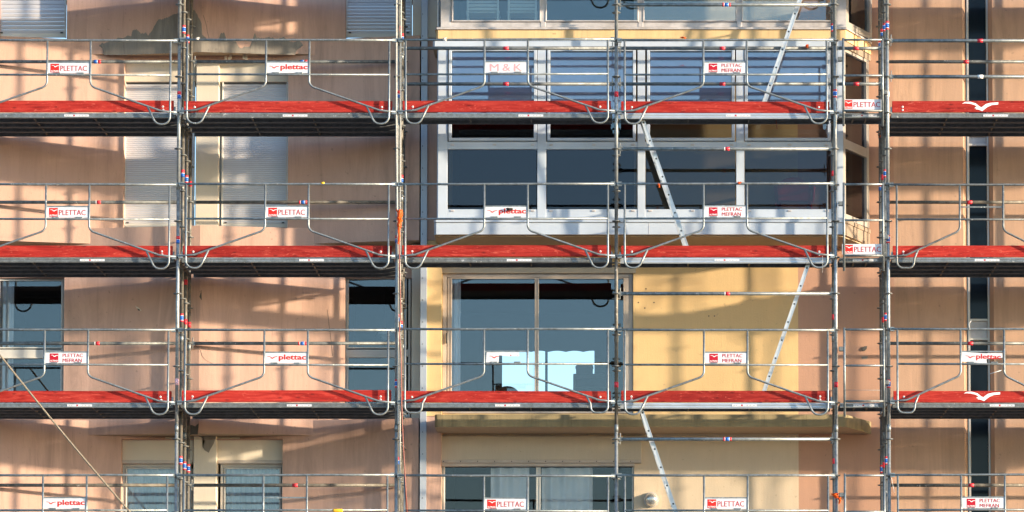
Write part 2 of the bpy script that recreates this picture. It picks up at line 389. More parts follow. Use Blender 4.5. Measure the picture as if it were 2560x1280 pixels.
room(1120, 1600, 205, 575, YW+.12, 5, M['roomdk']); room(1120, 1600, -280, 66, YW+.12, 5, M['room'])
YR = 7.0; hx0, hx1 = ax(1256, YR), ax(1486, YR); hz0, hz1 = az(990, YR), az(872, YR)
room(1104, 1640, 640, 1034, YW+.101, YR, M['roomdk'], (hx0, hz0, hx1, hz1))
rv = slab('rear_window_bar', M['roomdk'], 1363, 1369.5, 860, 995, YR+.02, YR+.06)
mb = MB(); n = 48; top = az(862, YR+.1); pts = []
for k in range(n+1):
    x = hx0-.1+(hx1-hx0+.2)*k/n; z = az(880, YR+.1)+.012*abs(math.sin(k*math.pi/8))*1.6
    pts.append((x, z))
for k in range(n): mb.quad((pts[k][0],YR+.1,pts[k][1]),(pts[k+1][0],YR+.1,pts[k+1][1]),(pts[k+1][0],YR+.1,top),(pts[k][0],YR+.1,top))
part('valance', mb, M['roomdk'], B)
# generic framed window ------------------------------------------------
def ring(mb, x0, x1, z0, z1, w_, y0, y1, m=0):
    mb.box(x0, x0+w_, y0, y1, z0, z1, m); mb.box(x1-w_, x1, y0, y1, z0, z1, m)
    mb.box(x0+w_, x1-w_, y0, y1, z0, z0+w_, m); mb.box(x0+w_, x1-w_, y0, y1, z1-w_, z1, m)
def window(name, px0, px1, py0, py1, Y, fw, panes, mat, gmat, bars=()):
    x0, x1, z0, z1 = ax(px0,Y), ax(px1,Y), az(py1,Y), az(py0,Y); mb = MB()
    ring(mb, x0, x1, z0, z1, fw/178, Y, Y+.07)
    for (a,b,c,d) in bars: mb.box(ax(a,Y), ax(b,Y), Y-.004, Y+.066, az(d,Y), az(c,Y))
    wd = part(name, mb, mat, B, False, .003)
    for (a,b,c,d) in panes:
        X_0, X_1, Z_0, Z_1 = ax(a,Y), ax(b,Y), az(d,Y), az(c,Y)
        s = MB(); ring(s, X_0-.018, X_1+.018, Z_0-.018, Z_1+.018, .018, Y-.012, Y+.05)
        part('sash', s, mat, wd, False, .002)
        part('pane', MB().box(X_0, X_1, Y+.022, Y+.030, Z_0, Z_1), gmat, wd)
    return wd
yl = YA(ax(80,1.7))+.10
window('window', -12, 160, 691, 1042, yl, 6, [(0,155,702,868),(0,155,896,1032)], M['upvcw'], M['glass'], [(-8,157,874,893)])
yr = YA(ax(945,1.7))+.10
window('window', 863, 1027, 690, 1042, yr, 6, [(872,1014,698,868),(872,1014,894,1032)], M['upvcw'], M['glass'], [(866,1024,874,891)])
for (a, b) in ((-12,160), (863,1027)):
    slab('window_sill', M['alu_beige'], a-2, b+1, 1042, 1047, YA(ax((a+b)/2,1.7))-.04, 1.95)
# upper-floor shutters
def shutter(px0, px1, py0, py1, Y, pitch, guide=True):
    x0, x1, z0, z1 = ax(px0,Y), ax(px1,Y), az(py1,Y), az(py0,Y)
    s = MB()
    for q in (x0, x1-.022): s.box(q, q+.022, Y-.03, Y+.03, z0, z1)
    s.box(x0+.022, x1-.022, Y-.012, Y+.012, z0, z0+.055)
    so_ = part('roller_shutter', s, M['upvcw'], B, False, .002)
    n = int((z1-z0-.055)/pitch)
    poly = [(-.006,.001),(-.0085,pitch*.3),(-.0085,pitch*.7),(-.006,pitch*.94),(.004,pitch*.94),(.004,.001)]
    sm = mesh('slat', MB().prism(poly, x0+.022, x1-.022, 'x'), M['shutter'])
    for k in range(n): place('slat', sm, so_, (0, Y, z0+.055+k*pitch))
    for q in (x0+.06, x1-.06):
        part('stop', MB().box(q-.018, q+.018, Y-.025, Y-.008, z0+.06, z0+.075), M['dark'], so_)
    return so_
shutter(-12, 160, -300, 94, yl+.0, .060); shutter(862, 1028, -300, 94, yr+.0, .050)
YP = 1.84
for (z_a, z_b, wd_b) in ((146, 571, 0), (1096, 1500, 1)):
    slab('pier', M['cream'], 487, 545, z_a-12, z_b+2, 1.72, 2.1, .01, Yref=1.72)
    for (a, b) in ((300, 487), (545, 720)):
        slab('shutter_box', M['cream'], a, b, z_a-14, z_a+60, YP-.04, YP+.3, .004, Yref=YP)
        if not wd_b: shutter(a+8, b-2, 206, 569, YP, .0295)
        else:
            slab('lintel_trim', M['alu_beige'], a+4, b-2, z_a+55, z_a+64, YP-.055, YP+.1, .003, Yref=YP)
            window('window', a+10, b-6, 1160, 1500, YP+.04, 7, [(a+22, b-18, 1172, 1488)], M['upvcw'], M['glass'])
# third-floor and fourth-floor sliding doors
d3 = window('sliding_door', 1107, 1582, 683, 1033, YW+.03, 10, [(1130,1337,697,1020),(1347,1558,697,1020)], M['alu_beige'], M['glass'], [(1119,1127,694,1022),(1338,1346,694,1022),(1560,1572,694,1022)])
slab('door_handle', M['dark'], 1115, 1119, 832, 858, YW-.03, YW+.02, .004, parent=d3)
slab('door_header', M['beige'], 1100, 1590, 668, 682, YW-.03, YW+.1)
d4 = window('sliding_door', 1107, 1585, 1160, 1500, YW+.05, 5, [(1114,1341,1167,1490),(1352,1581,1167,1490)], M['upvcw'], M['glass2'], [(1342,1351,1165,1495)])
slab('shutter_box', M['beige'], 1102, 1603, 1090, 1150, YW-.05, YW+.08, .004)
tr = slab('lintel_trim', M['alu_beige'], 1101, 1603, 1150, 1157, YW-.07, YW+.1, .003); slab('lintel_trim', M['alu_beige'], 1106, 1586, 1157, 1165, YW-.03, YW+.1, .003)
for k in range(12):
    x, z = at(1109+k*42.5, 1153.5, YW-.07)
    part('screw', MB().tube([(x,YW-.076,z),(x,YW-.068,z)], .008, 6), M['dark'], tr)
# balcony slabs with the canted right side
YBAY = .73
def trap(name, mat, pxl, pxr, py0, py1, yf, cant=.42, back=YW, smat=None, dz=0):
    x0, x1 = ax(pxl,yf), ax(pxr,yf); z0, z1 = az(py1,yf), az(py0,yf)
    mb = MB(); c = .05
    poly = [(x0, back), (x0, yf+c), (x0+c*.6, yf), (x1, yf), (x1+cant, back)]
    n = len(poly)
    mb.add([(p,q,z0) for p,q in poly]+[(p,q,z1) for p,q in poly],
           [(i, (i+1)%n, (i+1)%n+n, i+n) for i in range(n) if i != 3]+[tuple(range(n,2*n))], 0)
    mb.add([(p,q,z0) for p,q in poly]+[(p,q,z1) for p,q in poly], [(3, 4, 4+n, 3+n)], 2)
    mb.add([(p,q,z0) for p,q in poly], [tuple(range(n))], 1)
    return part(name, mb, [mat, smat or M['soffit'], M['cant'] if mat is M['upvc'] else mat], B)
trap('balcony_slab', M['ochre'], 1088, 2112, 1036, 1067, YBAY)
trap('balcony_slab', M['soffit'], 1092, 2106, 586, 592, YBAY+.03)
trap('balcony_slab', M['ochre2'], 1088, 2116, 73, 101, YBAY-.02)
trap('ledge_trim', M['alu'], 1085, 2119, 68, 73, YBAY-.045)
trap('fascia', M['upvc'], 1080, 2112, 101, 116, YBAY-.06, .44)
trap('apron', M['upvc'], 1085, 2110, 556, 586, YBAY-.05, .43)
trap('apron', M['upvc'], 1084, 2112, 545, 555, YBAY-.07, .43)
for q in (1622, ):
    slab('panel_joint', M['alu'], q, q+1.2, 557, 586, YBAY-.053, YBAY-.04)
# bay interiors: side walls
slab('bay_cheek', M['upvc'], 1092, 1094, -330, 66, YBAY+.02, 1.36); slab('bay_cheek', M['upvc'], 1092, 1094, 117, 545, YBAY+.02, 1.36)
# glazed bays
def bay(pxl, pxr, py0, py1, Y, uprights, rails, panes, mat, slots=()):
    x0, x1, z0, z1 = ax(pxl,Y), ax(pxr,Y), az(py1,Y), az(py0,Y); mb = MB()
    mb.box(x0, ax(uprights[0],Y), Y, Y+.09, z0, z1)
    for (a, b) in rails: mb.box(ax(uprights[0],Y), ax(uprights[-1],Y), Y, Y+.085, az(b,Y), az(a,Y))
    for k in range(1, len(uprights)-1, 2):
        mb.box(ax(uprights[k],Y), ax(uprights[k+1],Y), Y-.006, Y+.09, z0, z1)
    mb.box(ax(uprights[-1],Y), x1, Y-.004, Y+.09, z0, z1)
    by = part('glazed_bay', mb, mat, B, False, .003)
    for (a,b,c,d,gm,fw) in panes:
        X_0, X_1, Z_0, Z_1 = ax(a,Y), ax(b,Y), az(d,Y), az(c,Y)
        if fw:
            s = MB(); ring(s, X_0-fw, X_1+fw, Z_0-fw, Z_1+fw, fw, Y-.016, Y+.05); part('sash', s, mat, by, False, .004)
        part('pane', MB().box(X_0, X_1, Y+.028, Y+.036, Z_0, Z_1), gm, by)
    for (a, c) in slots: part('drain_cap', MB().box(ax(a,Y), ax(a+9,Y), Y-.012, Y+.004, az(c+4,Y), az(c,Y)), M['alu'], by, False, .002)
    return by
up = [(1128,1334),(1375,1582),(1625,1830),(1870,2070)]; lo = [(1120,1341),(1367,1592),(1615,1839),(1863,2077)]
slots = [(a+6, 360) for a, b in lo]+[((a+b)/2, 360) for a, b in lo]+[(b-14, 360) for a, b in lo]
slots += [(a+6, 525) for a, b in lo]+[((a+b)/2, 525) for a, b in lo]+[(b-14, 525) for a, b in lo]
wb = bay(1094, 2109, 116, 545, YBAY, [1118,1343,1365,1594,1613,1841,1861,2079], [(116,120),(354,373),(523,545)],
    [(a,b,128,345,M['glass3'],.042) for a,b in up]+[(a,b,374,522,M['glass4'],0) for a,b in lo], M['upvc'], slots)
for (a, b) in up:
    part('sun_blind', MB().box(ax(a+1,YBAY), ax(b-1,YBAY), YBAY+.045, YBAY+.049, az(292,YBAY), az(128,YBAY)), M['blind'], wb)
    part('blind_bar', MB().box(ax(a+1,YBAY), ax(b-1,YBAY), YBAY+.040, YBAY+.060, az(296,YBAY), az(291.5,YBAY)), M['upvc'], wb, False, .003)
tl = [(1131,1348),(1366,1593),(1611,1840),(1858,2079)]
tb = bay(1100, 2118, -330, 68, YBAY, [1126,1351,1363,1596,1608,1843,1855,2084], [(56,68)], [(a,b,-320,51,M['glass3'],.02) for a,b in tl], M['alu'])
# canted side glazing
def cant(py0, py1, panes, xf, mat, gm, parent):
    Y1 = YBAY; xa = ax(xf, Y1); d = Vector((.42, YW-Y1-.06, 0)); L = d.length; d.normalize(); nrm = Vector((d.y, -d.x, 0))
    z0, z1 = az(py1, Y1), az(py0, Y1); O = Vector((xa, Y1, 0))
    def bx(mb, s0, s1, a, b, t0, t1):
        vs = []
        for z in (a, b):
            for (s, t) in ((s0,t0),(s1,t0),(s1,t1),(s0,t1)):
                q = O+d*s+nrm*t; vs.append((q.x, q.y, z))
        mb.add(vs, [(0,1,5,4),(1,2,6,5),(2,3,7,6),(3,0,4,7),(4,5,6,7),(3,2,1,0)])
    mb = MB(); bx(mb, 0.01, .085, z0, z1, -.08, 0); bx(mb, L-.085, L, z0, z1, -.08, 0)
    hs = [z0]+sorted(sum([[az(b,Y1), az(a,Y1)] for a, b in panes], []))+[z1]
    for k in range(0, len(hs), 2): bx(mb, .085, L-.085, hs[k], hs[k+1], -.078, -.002)
    c = part('side_glazing', mb, mat, parent)
    for a, b in panes:
        q = MB(); bx(q, .085, L-.085, az(b,Y1), az(a,Y1), -.045, -.037); part('pane', q, gm, parent)
cant(116, 545, [(126,345),(368,532)], 2109, M['cantf'], M['glass4'], wb)
cant(-330, 68, [(-320,52)], 2118, M['cantf'], M['glass'], tb)
# bare mortar where the plaster has come off -----------------------------------
def patch(name, pts, Yf, mat, off=.004, split=True, th=.012):
    "irregular sheet lying on the wall, a little proud of it; pts in photo pixels"
    import bmesh
    P = []
    for (a, b) in pts:
        Y = 1.5
        for _ in range(4): Y = Yf(at(a, b, Y)[0])-off
        x, z = at(a, b, Y); P.append((x, z))
    bm = bmesh.new(); vs = [bm.verts.new((x, 0, z)) for x, z in P]; f = bm.faces.new(vs)
    bmesh.ops.triangulate(bm, faces=[f])
    if split: bmesh.ops.bisect_plane(bm, geom=list(bm.verts)+list(bm.edges)+list(bm.faces), plane_co=(XR,0,0), plane_no=(1,0,0))
    r = bmesh.ops.extrude_face_region(bm, geom=list(bm.faces))
    back = [v for v in r['geom'] if isinstance(v, bmesh.types.BMVert)]
    front = [v for v in bm.verts if v not in set(back)]
    for v in front: v.co.y = Yf(v.co.x)-off
    for v in back: v.co.y = Yf(v.co.x)+th
    bmesh.ops.recalc_face_normals(bm, faces=bm.faces)
    b = WL[B.name]
    for v in bm.verts: v.co -= b
    me = bpy.data.meshes.new(name); bm.to_mesh(me); bm.free(); me.materials.append(mat)
    return place(name, me, B, b)
def rough(pts, amp=1.6, n=3):
    out = []
    for i in range(len(pts)):
        a, b = pts[i], pts[(i+1) % len(pts)]; L = math.hypot(b[0]-a[0], b[1]-a[1]); k = max(1, int(L/6))
        for j in range(k):
            t = j/k; s = 0 if j == 0 else amp
            out.append((a[0]+(b[0]-a[0])*t+random.uniform(-s,s), a[1]+(b[1]-a[1])*t+random.uniform(-s,s)))
    return out
top = [(248,114),(262,106),(278,100),(300,92),(328,88),(331,74),(345,76),(352,82),(365,82),(370,88),(380,78),(388,62),(395,49),(408,46),(425,40),(440,32),(468,30),(485,25),(492,36),(498,48),(504,60),(506,90),(520,100),(548,97),(552,84),(561,84),(566,95),(590,104),(600,119),(625,118),(632,100),(637,80),(641,92),(655,96),(690,95),(712,92),(722,104),(742,104),(754,106),(758,113)]
bot = [(248,115),(256,120),(259,137.4),(340,136.2),(505,129.8),(600,132.6),(738,137.3),(741,126),(758,114)]
def lerp(L, x):
    for (x0,y0),(x1,y1) in zip(L, L[1:]):
        if x0 <= x <= x1: return y0+(y1-y0)*(x-x0)/(x1-x0)
    return L[-1][1]
def wpt(px, py, off):
    Y = 1.5
    for _ in range(4): Y = YA(at(px, py, Y)[0])-off
    x, z = at(px, py, Y); return (x, Y, z)
mb = MB(); n_ = 0; rr = random.Random(3); walk = 0; xs_ = [248+2.0*k for k in range(256)]; prev = None; th = .0035
for x in xs_:
    walk = walk*.72+rr.uniform(-2.4,2.4); t_p = lerp(top, x)+walk; b_p = lerp(bot, x)+rr.uniform(-.5,.9)
    if t_p > b_p-.6: prev = None; continue
    mid = [t_p+(b_p-t_p)*q for q in (0,.33,.66,1)]
    cur = [wpt(x, q, th+(.004*math.sin(x*.09+k) + .006 if 0 < k < 3 else .002)) for k, q in enumerate(mid)]+[wpt(x, t_p, -.004), wpt(x, b_p, -.004)]
    if prev:
        for k in range(3): mb.quad(prev[k], cur[k], cur[k+1], prev[k+1])
        mb.quad(prev[4], cur[4], cur[0], prev[0]); mb.quad(prev[3], cur[3], cur[5], prev[5])
    prev = cur
part('bare_mortar', mb, M['concrete'], B)
patch('bare_mortar', rough([(476,1062),(488,1066),(497,1058),(492,1074),(494,1086),(474,1087)], .8), YA, M['conc_dark'])
flatp = lambda x: 1.72
patch('bare_mortar', rough([(494,1090),(540,1089),(536,1104),(529,1118),(522,1132),(512,1126),(506,1117),(513,1104),(508,1095)], .9), flatp, M['concrete'], .004, False)
for (a, b) in ((572, 140), (618, 140)):
    for _ in range(3):
        x, z = at(a+random.uniform(-8,8), b+random.uniform(-4,4), 1.62)
        part('plaster_flake', MB().box(x-.02, x+.015, 1.60, 1.612, z-.05, z+.01), M['cream'], B, False, .004)
patch('bare_mortar', rough([(338,764),(348,770),(354,777),(347,776),(341,770)], .8), YA, M['cream'], .004, False)
patch('bare_mortar', rough([(343,771),(349,773),(350,777),(345,776)], .4), YA, M['conc_dark'], .007, False)
wl = lambda x: YW
patch('bare_mortar', rough([(2154,872),(2160,866),(2168,865),(2167,872),(2162,877),(2156,876)], .8), wl, M['conc_dark'], .02, False, .01)
patch('bare_mortar', rough([(2153,892),(2170,890),(2168,897),(2156,898)], .8), wl, M['concrete'], .006, False)
for (a, b) in ((1615,722), (1596,756), (1635,756), (1612,770), (1772,790), (1786,790)):
    patch('drill_hole', [(a-2,b),(a,b-2),(a+2,b),(a,b+2)], wl, M['dark'], .003, False, .01)
def crack(pts, Yf):
    L = [(a+random.uniform(-1,1), b) for a, b in pts]
    poly = [(a-.5, b) for a, b in L]+[(a+.5, b) for a, b in reversed(L)]
    patch('crack', poly, Yf, M['conc_dark'], .003, False, .004)
crack([(509,38),(513,50),(517,66),(519,80),(523,96)], YA)
crack([(487,858),(494,868),(502,876),(506,890),(514,900),(526,906),(536,912)], YA)
crack([(818,774),(821,790),(823,812),(826,835),(829,860),(832,890)], YA)
crack([(498,730),(503,726),(499,742),(504,750)], YA)
# ------------------------------------------------------------------ things in and on the building
def curtain(px0, px1, py0, py1, Y, label, folds=6, amp=.016, shear=0):
    x0, x1, z0, z1 = ax(px0,Y), ax(px1,Y), az(py1,Y), az(py0,Y); mb = MB(); n = folds*8
    for k in range(n):
        a, b = k/n, (k+1)/n
        f = lambda t: Y+amp*math.sin(t*folds*2*math.pi)+amp*.5*math.sin(t*folds*4.7+1)
        mb.quad((x0+(x1-x0)*a,f(a),z0),(x0+(x1-x0)*b,f(b),z0),(x0+(x1-x0)*b+shear,f(b),z1),(x0+(x1-x0)*a+shear,f(a),z1))
    return solo('curtain', mb, M['curtain'], label, 'curtain', None, smooth=True)
curtain(1128, 1152, 697, 1020, YW+.105, 'narrow white curtain at the left edge of the blue-reflecting sliding door', 2)
curtain(0, 36, 703, 1030, yl+.075, 'white curtain drawn back in the window at the left picture edge', 3, .016)
curtain(1228, 1324, 1170, 1490, YW+.14, 'pale curtain behind the left pane of the lowest sliding door', 3, .03)
curtain(1355, 1482, 1170, 1490, YW+.14, 'pale curtain behind the right pane of the lowest sliding door', 4, .03)
curtain(316, 487, 1172, 1490, YP+.125, 'gathered white curtain in the left of the two lowest windows', 12, .025)
curtain(562, 702, 1172, 1490, YP+.125, 'gathered white curtain in the right of the two lowest windows', 11, .025)
x, z = at(1629, 1250, YW)
wlp = thing('wall_lamp', 'round bulkhead wall lamp on the cream wall beside the lowest ladder', 'lamp', (x, YW, z))
part('base', MB().tube([(x,YW-.035,z),(x,YW,z)], .108, 28), M['alu'], wlp, True)
part('dome', MB().tube([(x,YW-.14,z),(x,YW-.137,z),(x,YW-.125,z),(x,YW-.10,z),(x,YW-.065,z),(x,YW-.036,z)], [.012,.035,.062,.082,.096,.10], 28), M['lampg'], wlp, True)
# red plastic chair inside the white bay
cx, cz_ = at(1985, 586, 1.2); cz_ += .02
ch = thing('plastic_chair', 'red plastic armchair seen dimly behind the lower right bay pane', 'chair', (cx, 1.2, cz_))
part('seat', MB().box(cx-.23, cx+.23, 1.0, 1.42, cz_+.40, cz_+.43), M['redp'], ch, False, .01)
bk = MB()
for k in range(12):
    a0, a1 = k/12*math.pi, (k+1)/12*math.pi
    p0 = (cx-.25*math.cos(a0), 1.42+.03*math.sin(a0)); p1 = (cx-.25*math.cos(a1), 1.42+.03*math.sin(a1))
    h0, h1 = cz_+.62+.22*math.sin(a0), cz_+.62+.22*math.sin(a1)
    bk.quad((p0[0],p0[1],cz_+.43),(p1[0],p1[1],cz_+.43),(p1[0],p1[1],h1),(p0[0],p0[1],h0))
part('backrest', bk, M['redp'], ch)
for sx in (-1, 1):
    part('armrest', MB().tube(fillet([(cx+sx*.25,1.02,cz_+.40),(cx+sx*.27,1.0,cz_+.62),(cx+sx*.26,1.42,cz_+.66)], [.05]), .022, 8), M['redp'], ch, True)
    for yy in (1.02, 1.40): part('leg', MB().tube([(cx+sx*.21,yy,cz_+.41),(cx+sx*.25,yy,cz_)], [.028,.02], 8), M['redp'], ch, True)
def garden_chair(px0, px1, label):
    Y = 1.12; x0, x1 = ax(px0,Y), ax(px1,Y); z0 = az(66, Y)+.01; zt = z0+.86
    c = thing('garden_chair', label, 'chair', ((x0+x1)/2, Y, z0), 'white slatted chairs behind the top glazing')
    for q in (x0, x1-.03): part('upright', MB().box(q, q+.03, Y, Y+.03, z0, zt), M['whitep'], c, False, .004)
    zz = az(26, Y)
    for k in range(6): part('slat', MB().box(x0+.031, x1-.031, Y+.002, Y+.02, zz+k*.052, zz+k*.052+.042), M['whitep'], c, False, .004)
    part('seat', MB().box(x0-.01, x1+.01, Y+.031, Y+.36, z0+.19, z0+.215), M['whitep'], c, False, .005)
    for q in (x0, x1-.03): part('leg', MB().box(q, q+.03, Y+.32, Y+.35, z0, z0+.189), M['whitep'], c, False, .004)
garden_chair(1165, 1246, 'white slatted garden chair, left one behind the topmost glazing')
garden_chair(1268, 1341, 'white slatted garden chair, right one behind the topmost glazing')
# furniture in the third-floor room, seen against the far window
def crate(name, px0, px1, py0, py1, Y, dep, label, cat, mat):
    x0, x1, z0, z1 = ax(px0,Y), ax(px1,Y), az(py1,Y), az(py0,Y)
    return thing(name, label, cat, ((x0+x1)/2, Y, z0)), x0, x1, z0, z1
c, x0, x1, z0, z1 = crate('sideboard', 1433, 1530, 934, 1018, 4.6, .5, 'grey sideboard seen through the right pane of the sliding door', 'sideboard', None)
part('carcass', MB().box(x0, x1, 4.6, 5.1, z0, z1), M['room'], c, False, .01)
for k in range(3):
    part('drawer', MB().box(x0+.04, x1-.04, 4.588, 4.599, z0+.03+k*.14, z0+.15+k*.14), M['roomdk'], c, False, .004)
c, X_0, X_1, Z_0, Z_1 = crate('storage_box', 1440, 1482, 906, 934, 4.7, .3, 'cardboard box standing on the sideboard behind the sliding door', 'box', None)
part('carton', MB().box(X_0, X_1, 4.72, 5.0, z1+.002, z1+.12), M['room'], c, False, .006)
part('lid', MB().prism([(X_0-.01,z1+.122),(X_1+.01,z1+.122),(X_1-.01,z1+.165),(X_0+.01,z1+.145)], 4.71, 5.01), M['alu_beige'], c)
xx, zz = at(1268, 975, 4.2); zf = az(1034, YW+.101)
c = thing('dining_chair', 'dark round-backed chair in front of the far bright window', 'chair', (xx, 4.2, zf))
mb = MB(); pts = [(xx-.2,zz-.35)]+[(xx-.2*math.cos(k*math.pi/12), zz-.12+.18*math.sin(k*math.pi/12)) for k in range(13)]+[(xx+.2,zz-.35)]
part('backrest', mb.prism(pts, 4.2, 4.24), M['roomdk'], c)
part('seat', MB().box(xx-.22, xx+.22, 3.8, 4.2, zf+.42, zf+.46), M['roomdk'], c)
for sx in (-.2, .2):
    for yy in (3.83, 4.21): part('leg', MB().box(xx+sx-.02, xx+sx+.02, yy-.02, yy+.02, zf, zz-.3 if yy > 4 else zf+.42), M['roomdk'], c)
x, z = at(962, 862, yr+1.0)
c = thing('pendant_lamp', 'white pendant lamp hanging inside the window left of the joint strip', 'lamp', (x, yr+1, z))
part('shade', MB().tube([(x,yr+1,az(826,yr+1)),(x,yr+1,az(830,yr+1)),(x,yr+1,az(838,yr+1))], [.03,.09,.12], 20), M['white'], c, True)
part('cord', MB().tube([(x,yr+1,az(826,yr+1)),(x,yr+1,az(680,yr+1)-.01)], .006, 6), M['dark'], c)
part('globe', MB().tube([(x,yr+1,az(838,yr+1)),(x,yr+1,az(846,yr+1)),(x,yr+1,az(852,yr+1))], [.05,.05,.01], 14), M['white'], c, True)
# ------------------------------------------------------------------ scaffold
COLX = {'Z': -9.0, 'A': -6.0, 'B': -3.0, 'C': 0.0, 'D': 3.0, 'E': 3.72, 'F': 6.22, 'G': 9.22}
ROWY = [0.0, .45, .86, 1.27]
WIDE = {'Z': 4, 'A': 4, 'B': 4, 'C': 2, 'D': 2, 'E': 4, 'F': 4, 'G': 4}
COLTXT = {'Z': 'beyond the left picture edge', 'A': 'between the first and second bays from the left', 'B': 'between the second and third bays from the left',
          'C': 'between the third and fourth bays from the left', 'D': 'on the left side of the narrow bay', 'E': 'on the right side of the narrow bay',
          'F': 'just beyond the right picture edge', 'G': 'far beyond the right picture edge'}
ROWTXT = ['foremost', 'second', 'third', 'rearmost']
BAYS = [('Z','A','leftmost bay'), ('A','B','second bay from the left'), ('B','C','third bay from the left'), ('C','D','fourth bay from the left'),
        ('D','E','narrow bay'), ('E','F','rightmost bay'), ('F','G','bay beyond the right edge')]
LVT = {0: 'lowest', 1: 'bottom', 2: 'middle', 3: 'top', 4: 'out-of-frame upper'}
RT = .0242
def lathe(pts, seg=14):
    "pts (r, z) spun round the z axis"
    mb = MB(); mb.tube([(0,0,z) for r, z in pts], [r for r, z in pts], seg); return mb
ros = mesh('rosette', lathe([(.030,-.012),(.058,-.006),(.060,.0),(.058,.006),(.030,.012)], 12), M['galv2'], True)
collar = mesh('collar', lathe([(RT+.0035,-.05),(RT+.0045,0),(RT+.0035,.05)], 12), M['galv'], True)
def sticker_mesh(kind, r, axis):
    seq = {'red': [('r', .075)], 'blue': [('r', .022), ('w', .006), ('b', .055), ('w', .006), ('r', .026)], 'bluered': [('b', .05), ('w', .006), ('r', .045)],
           'pink': [('p', .09)], 'white': [('w', .075)], 'redw': [('w', .012), ('r', .062)]}[kind]
    mb = MB(); tot = sum(s[1] for s in seq); a = -tot/2
    for c, l in seq:
        k = 'rbwp'.index(c); P = [(0,0,a),(0,0,a+l)] if axis == 'z' else [(a,0,0),(a+l,0,0)]
        mb.tube(P, r, 12, k); a += l
    return mesh('sticker', mb, [M['redt'], M['blue'], M['white'], M['pinkt']], True)
SM = {(k, ax_): sticker_mesh(k, RT+.0022, ax_) for k in ('red','blue','bluered','pink','white','redw') for ax_ in 'zx'}
# stickers seen on the posts: (column, row, photo y, kind)
PST = [('A',0,238,'bluered'),('A',0,600,'bluered'),('A',0,955,'pink'),('A',1,74,'blue'),('A',2,98,'blue'),('A',1,434,'bluered'),('A',2,449,'blue'),('A',3,460,'red'),('A',1,795,'blue'),('A',2,805,'red'),('A',3,812,'red'),('A',2,706,'red'),('A',1,1151,'blue'),('A',2,1165,'blue'),('A',3,1171,'blue'),
       ('B',0,236,'bluered'),('B',0,598,'bluered'),('B',0,959,'blue'),('B',1,73,'red'),('B',2,93,'bluered'),('B',2,447,'bluered'),('B',1,795,'bluered'),('B',2,812,'bluered'),('B',1,1152,'bluered'),
       ('C',0,236,'red'),('C',0,962,'red'),('D',1,70,'blue'),('D',0,234,'blue'),('D',1,434,'red'),('D',1,793,'red'),('D',0,962,'red'),('D',1,1153,'red'),
       ('E',0,64,'blue'),('E',1,69,'blue'),('E',2,82,'bluered'),('E',3,108,'bluered'),('E',0,236,'white'),('E',1,434,'blue'),('E',2,444,'red'),('E',3,468,'bluered'),('E',0,598,'blue'),('E',1,793,'blue'),('E',2,800,'red'),('E',0,960,'blue'),('E',1,1152,'blue'),('E',2,1163,'red'),('E',3,1173,'blue')]
for c, X_ in COLX.items():
    for r in range(WIDE[c]):
        Y_ = ROWY[r]; seen = c in 'ABCDE'
        st = thing('scaffold_post', '%s galvanised scaffold post %s' % (ROWTXT[r], COLTXT[c]), 'scaffold post', (X_, Y_, 0), 'scaffold posts')
        mt = M['galvb'] if r == 0 else (M['galvold'] if (r >= 1 and c in 'AB') else M['galv2'])
        cuts = [0, L1-.35, L2-.0+.98, L3+.98, 17.2] if r % 2 == 0 else [0, L1+.95, L3-.05, 17.2]
        for k in range(len(cuts)-1):
            lean = lambda z: 0
            part('tube', MB().tube([(X_,Y_,cuts[k]+(.002 if k else 0)),(X_,Y_,cuts[k+1])], RT, 12), M['galvold'] if (c == 'C' and r == 0 and k == 1) else mt, st, True)
        if seen:
            for k in range(18):
                z = L0+.5+.5*k
                if z < 15: place('rosette', ros, st, (X_, Y_, z))
            for q in cuts[1:-1]: place('collar', collar, st, (X_, Y_, q))
            for (cc, rr, py, kind) in PST:
                if (cc, rr) == (c, r): place('sticker', SM[(kind,'z')], st, (X_, Y_, az(py, Y_)))
# wedge head at a tube end (points along +x from the post)
wh = MB(); wh.prism([(.028,-.026),(.075,-.030),(.092,-.02),(.092,.02),(.075,.030),(.028,.026)], -.012, .012, 'y')
wh.prism([(.043,-.075),(.055,-.075),(.062,.085),(.045,.085)], -.006, .006, 'y')
wedge = mesh('wedge_head', wh, M['galv2'], False, .003)
def rail(c0, c1, Y_, z, label, kind=None, mat='galv', pos=.5):
    x0, x1 = COLX[c0], COLX[c1]
    t = thing('ledger_tube', label, 'scaffold tube', ((x0+x1)/2, Y_, z), 'horizontal scaffold tubes')
    tb_ = MB().tube([(x0+.09,Y_,z),(x1-.09,Y_,z)], RT, 12); part('tube', tb_, M[mat], t, True)
    place('wedge_head', wedge, t, (x0, Y_, z)); place('wedge_head', wedge, t, (x1, Y_, z), (0, 0, math.pi))
    if kind: place('sticker', SM[(kind,'x')], t, (x0+(x1-x0)*pos, Y_, z))
    return t
RT_LV = {3: 'top', 2: 'second', 1: 'third', 0: 'lowest'}
rk = {('Z',3):('bluered',.56),('A',3):('bluered',.53),('Z',2):('redw',.57),('A',2):('blue',.53),('Z',1):('redw',.57),('A',1):('blue',.53),('A',0):('red',.5),
      ('E',3):('red',.485),('E',2):('red',.50),('E',1):('red',.50),('E',0):('red',.50)}
for (a, b, bt) in BAYS:
    if a in 'BCD': continue
    for k in (0, 1, 2, 3):
        q = rk.get((a,k)); m_ = 'galvold' if k == 0 or (a, k) in (('A',2),('E',2)) else 'galv2'
        rail(a, b, ROWY[3], LV[k]+1.0, 'wall-side handrail tube, %s row, %s' % (RT_LV[k], bt), q[0] if q else None, m_, q[1] if q else .5)
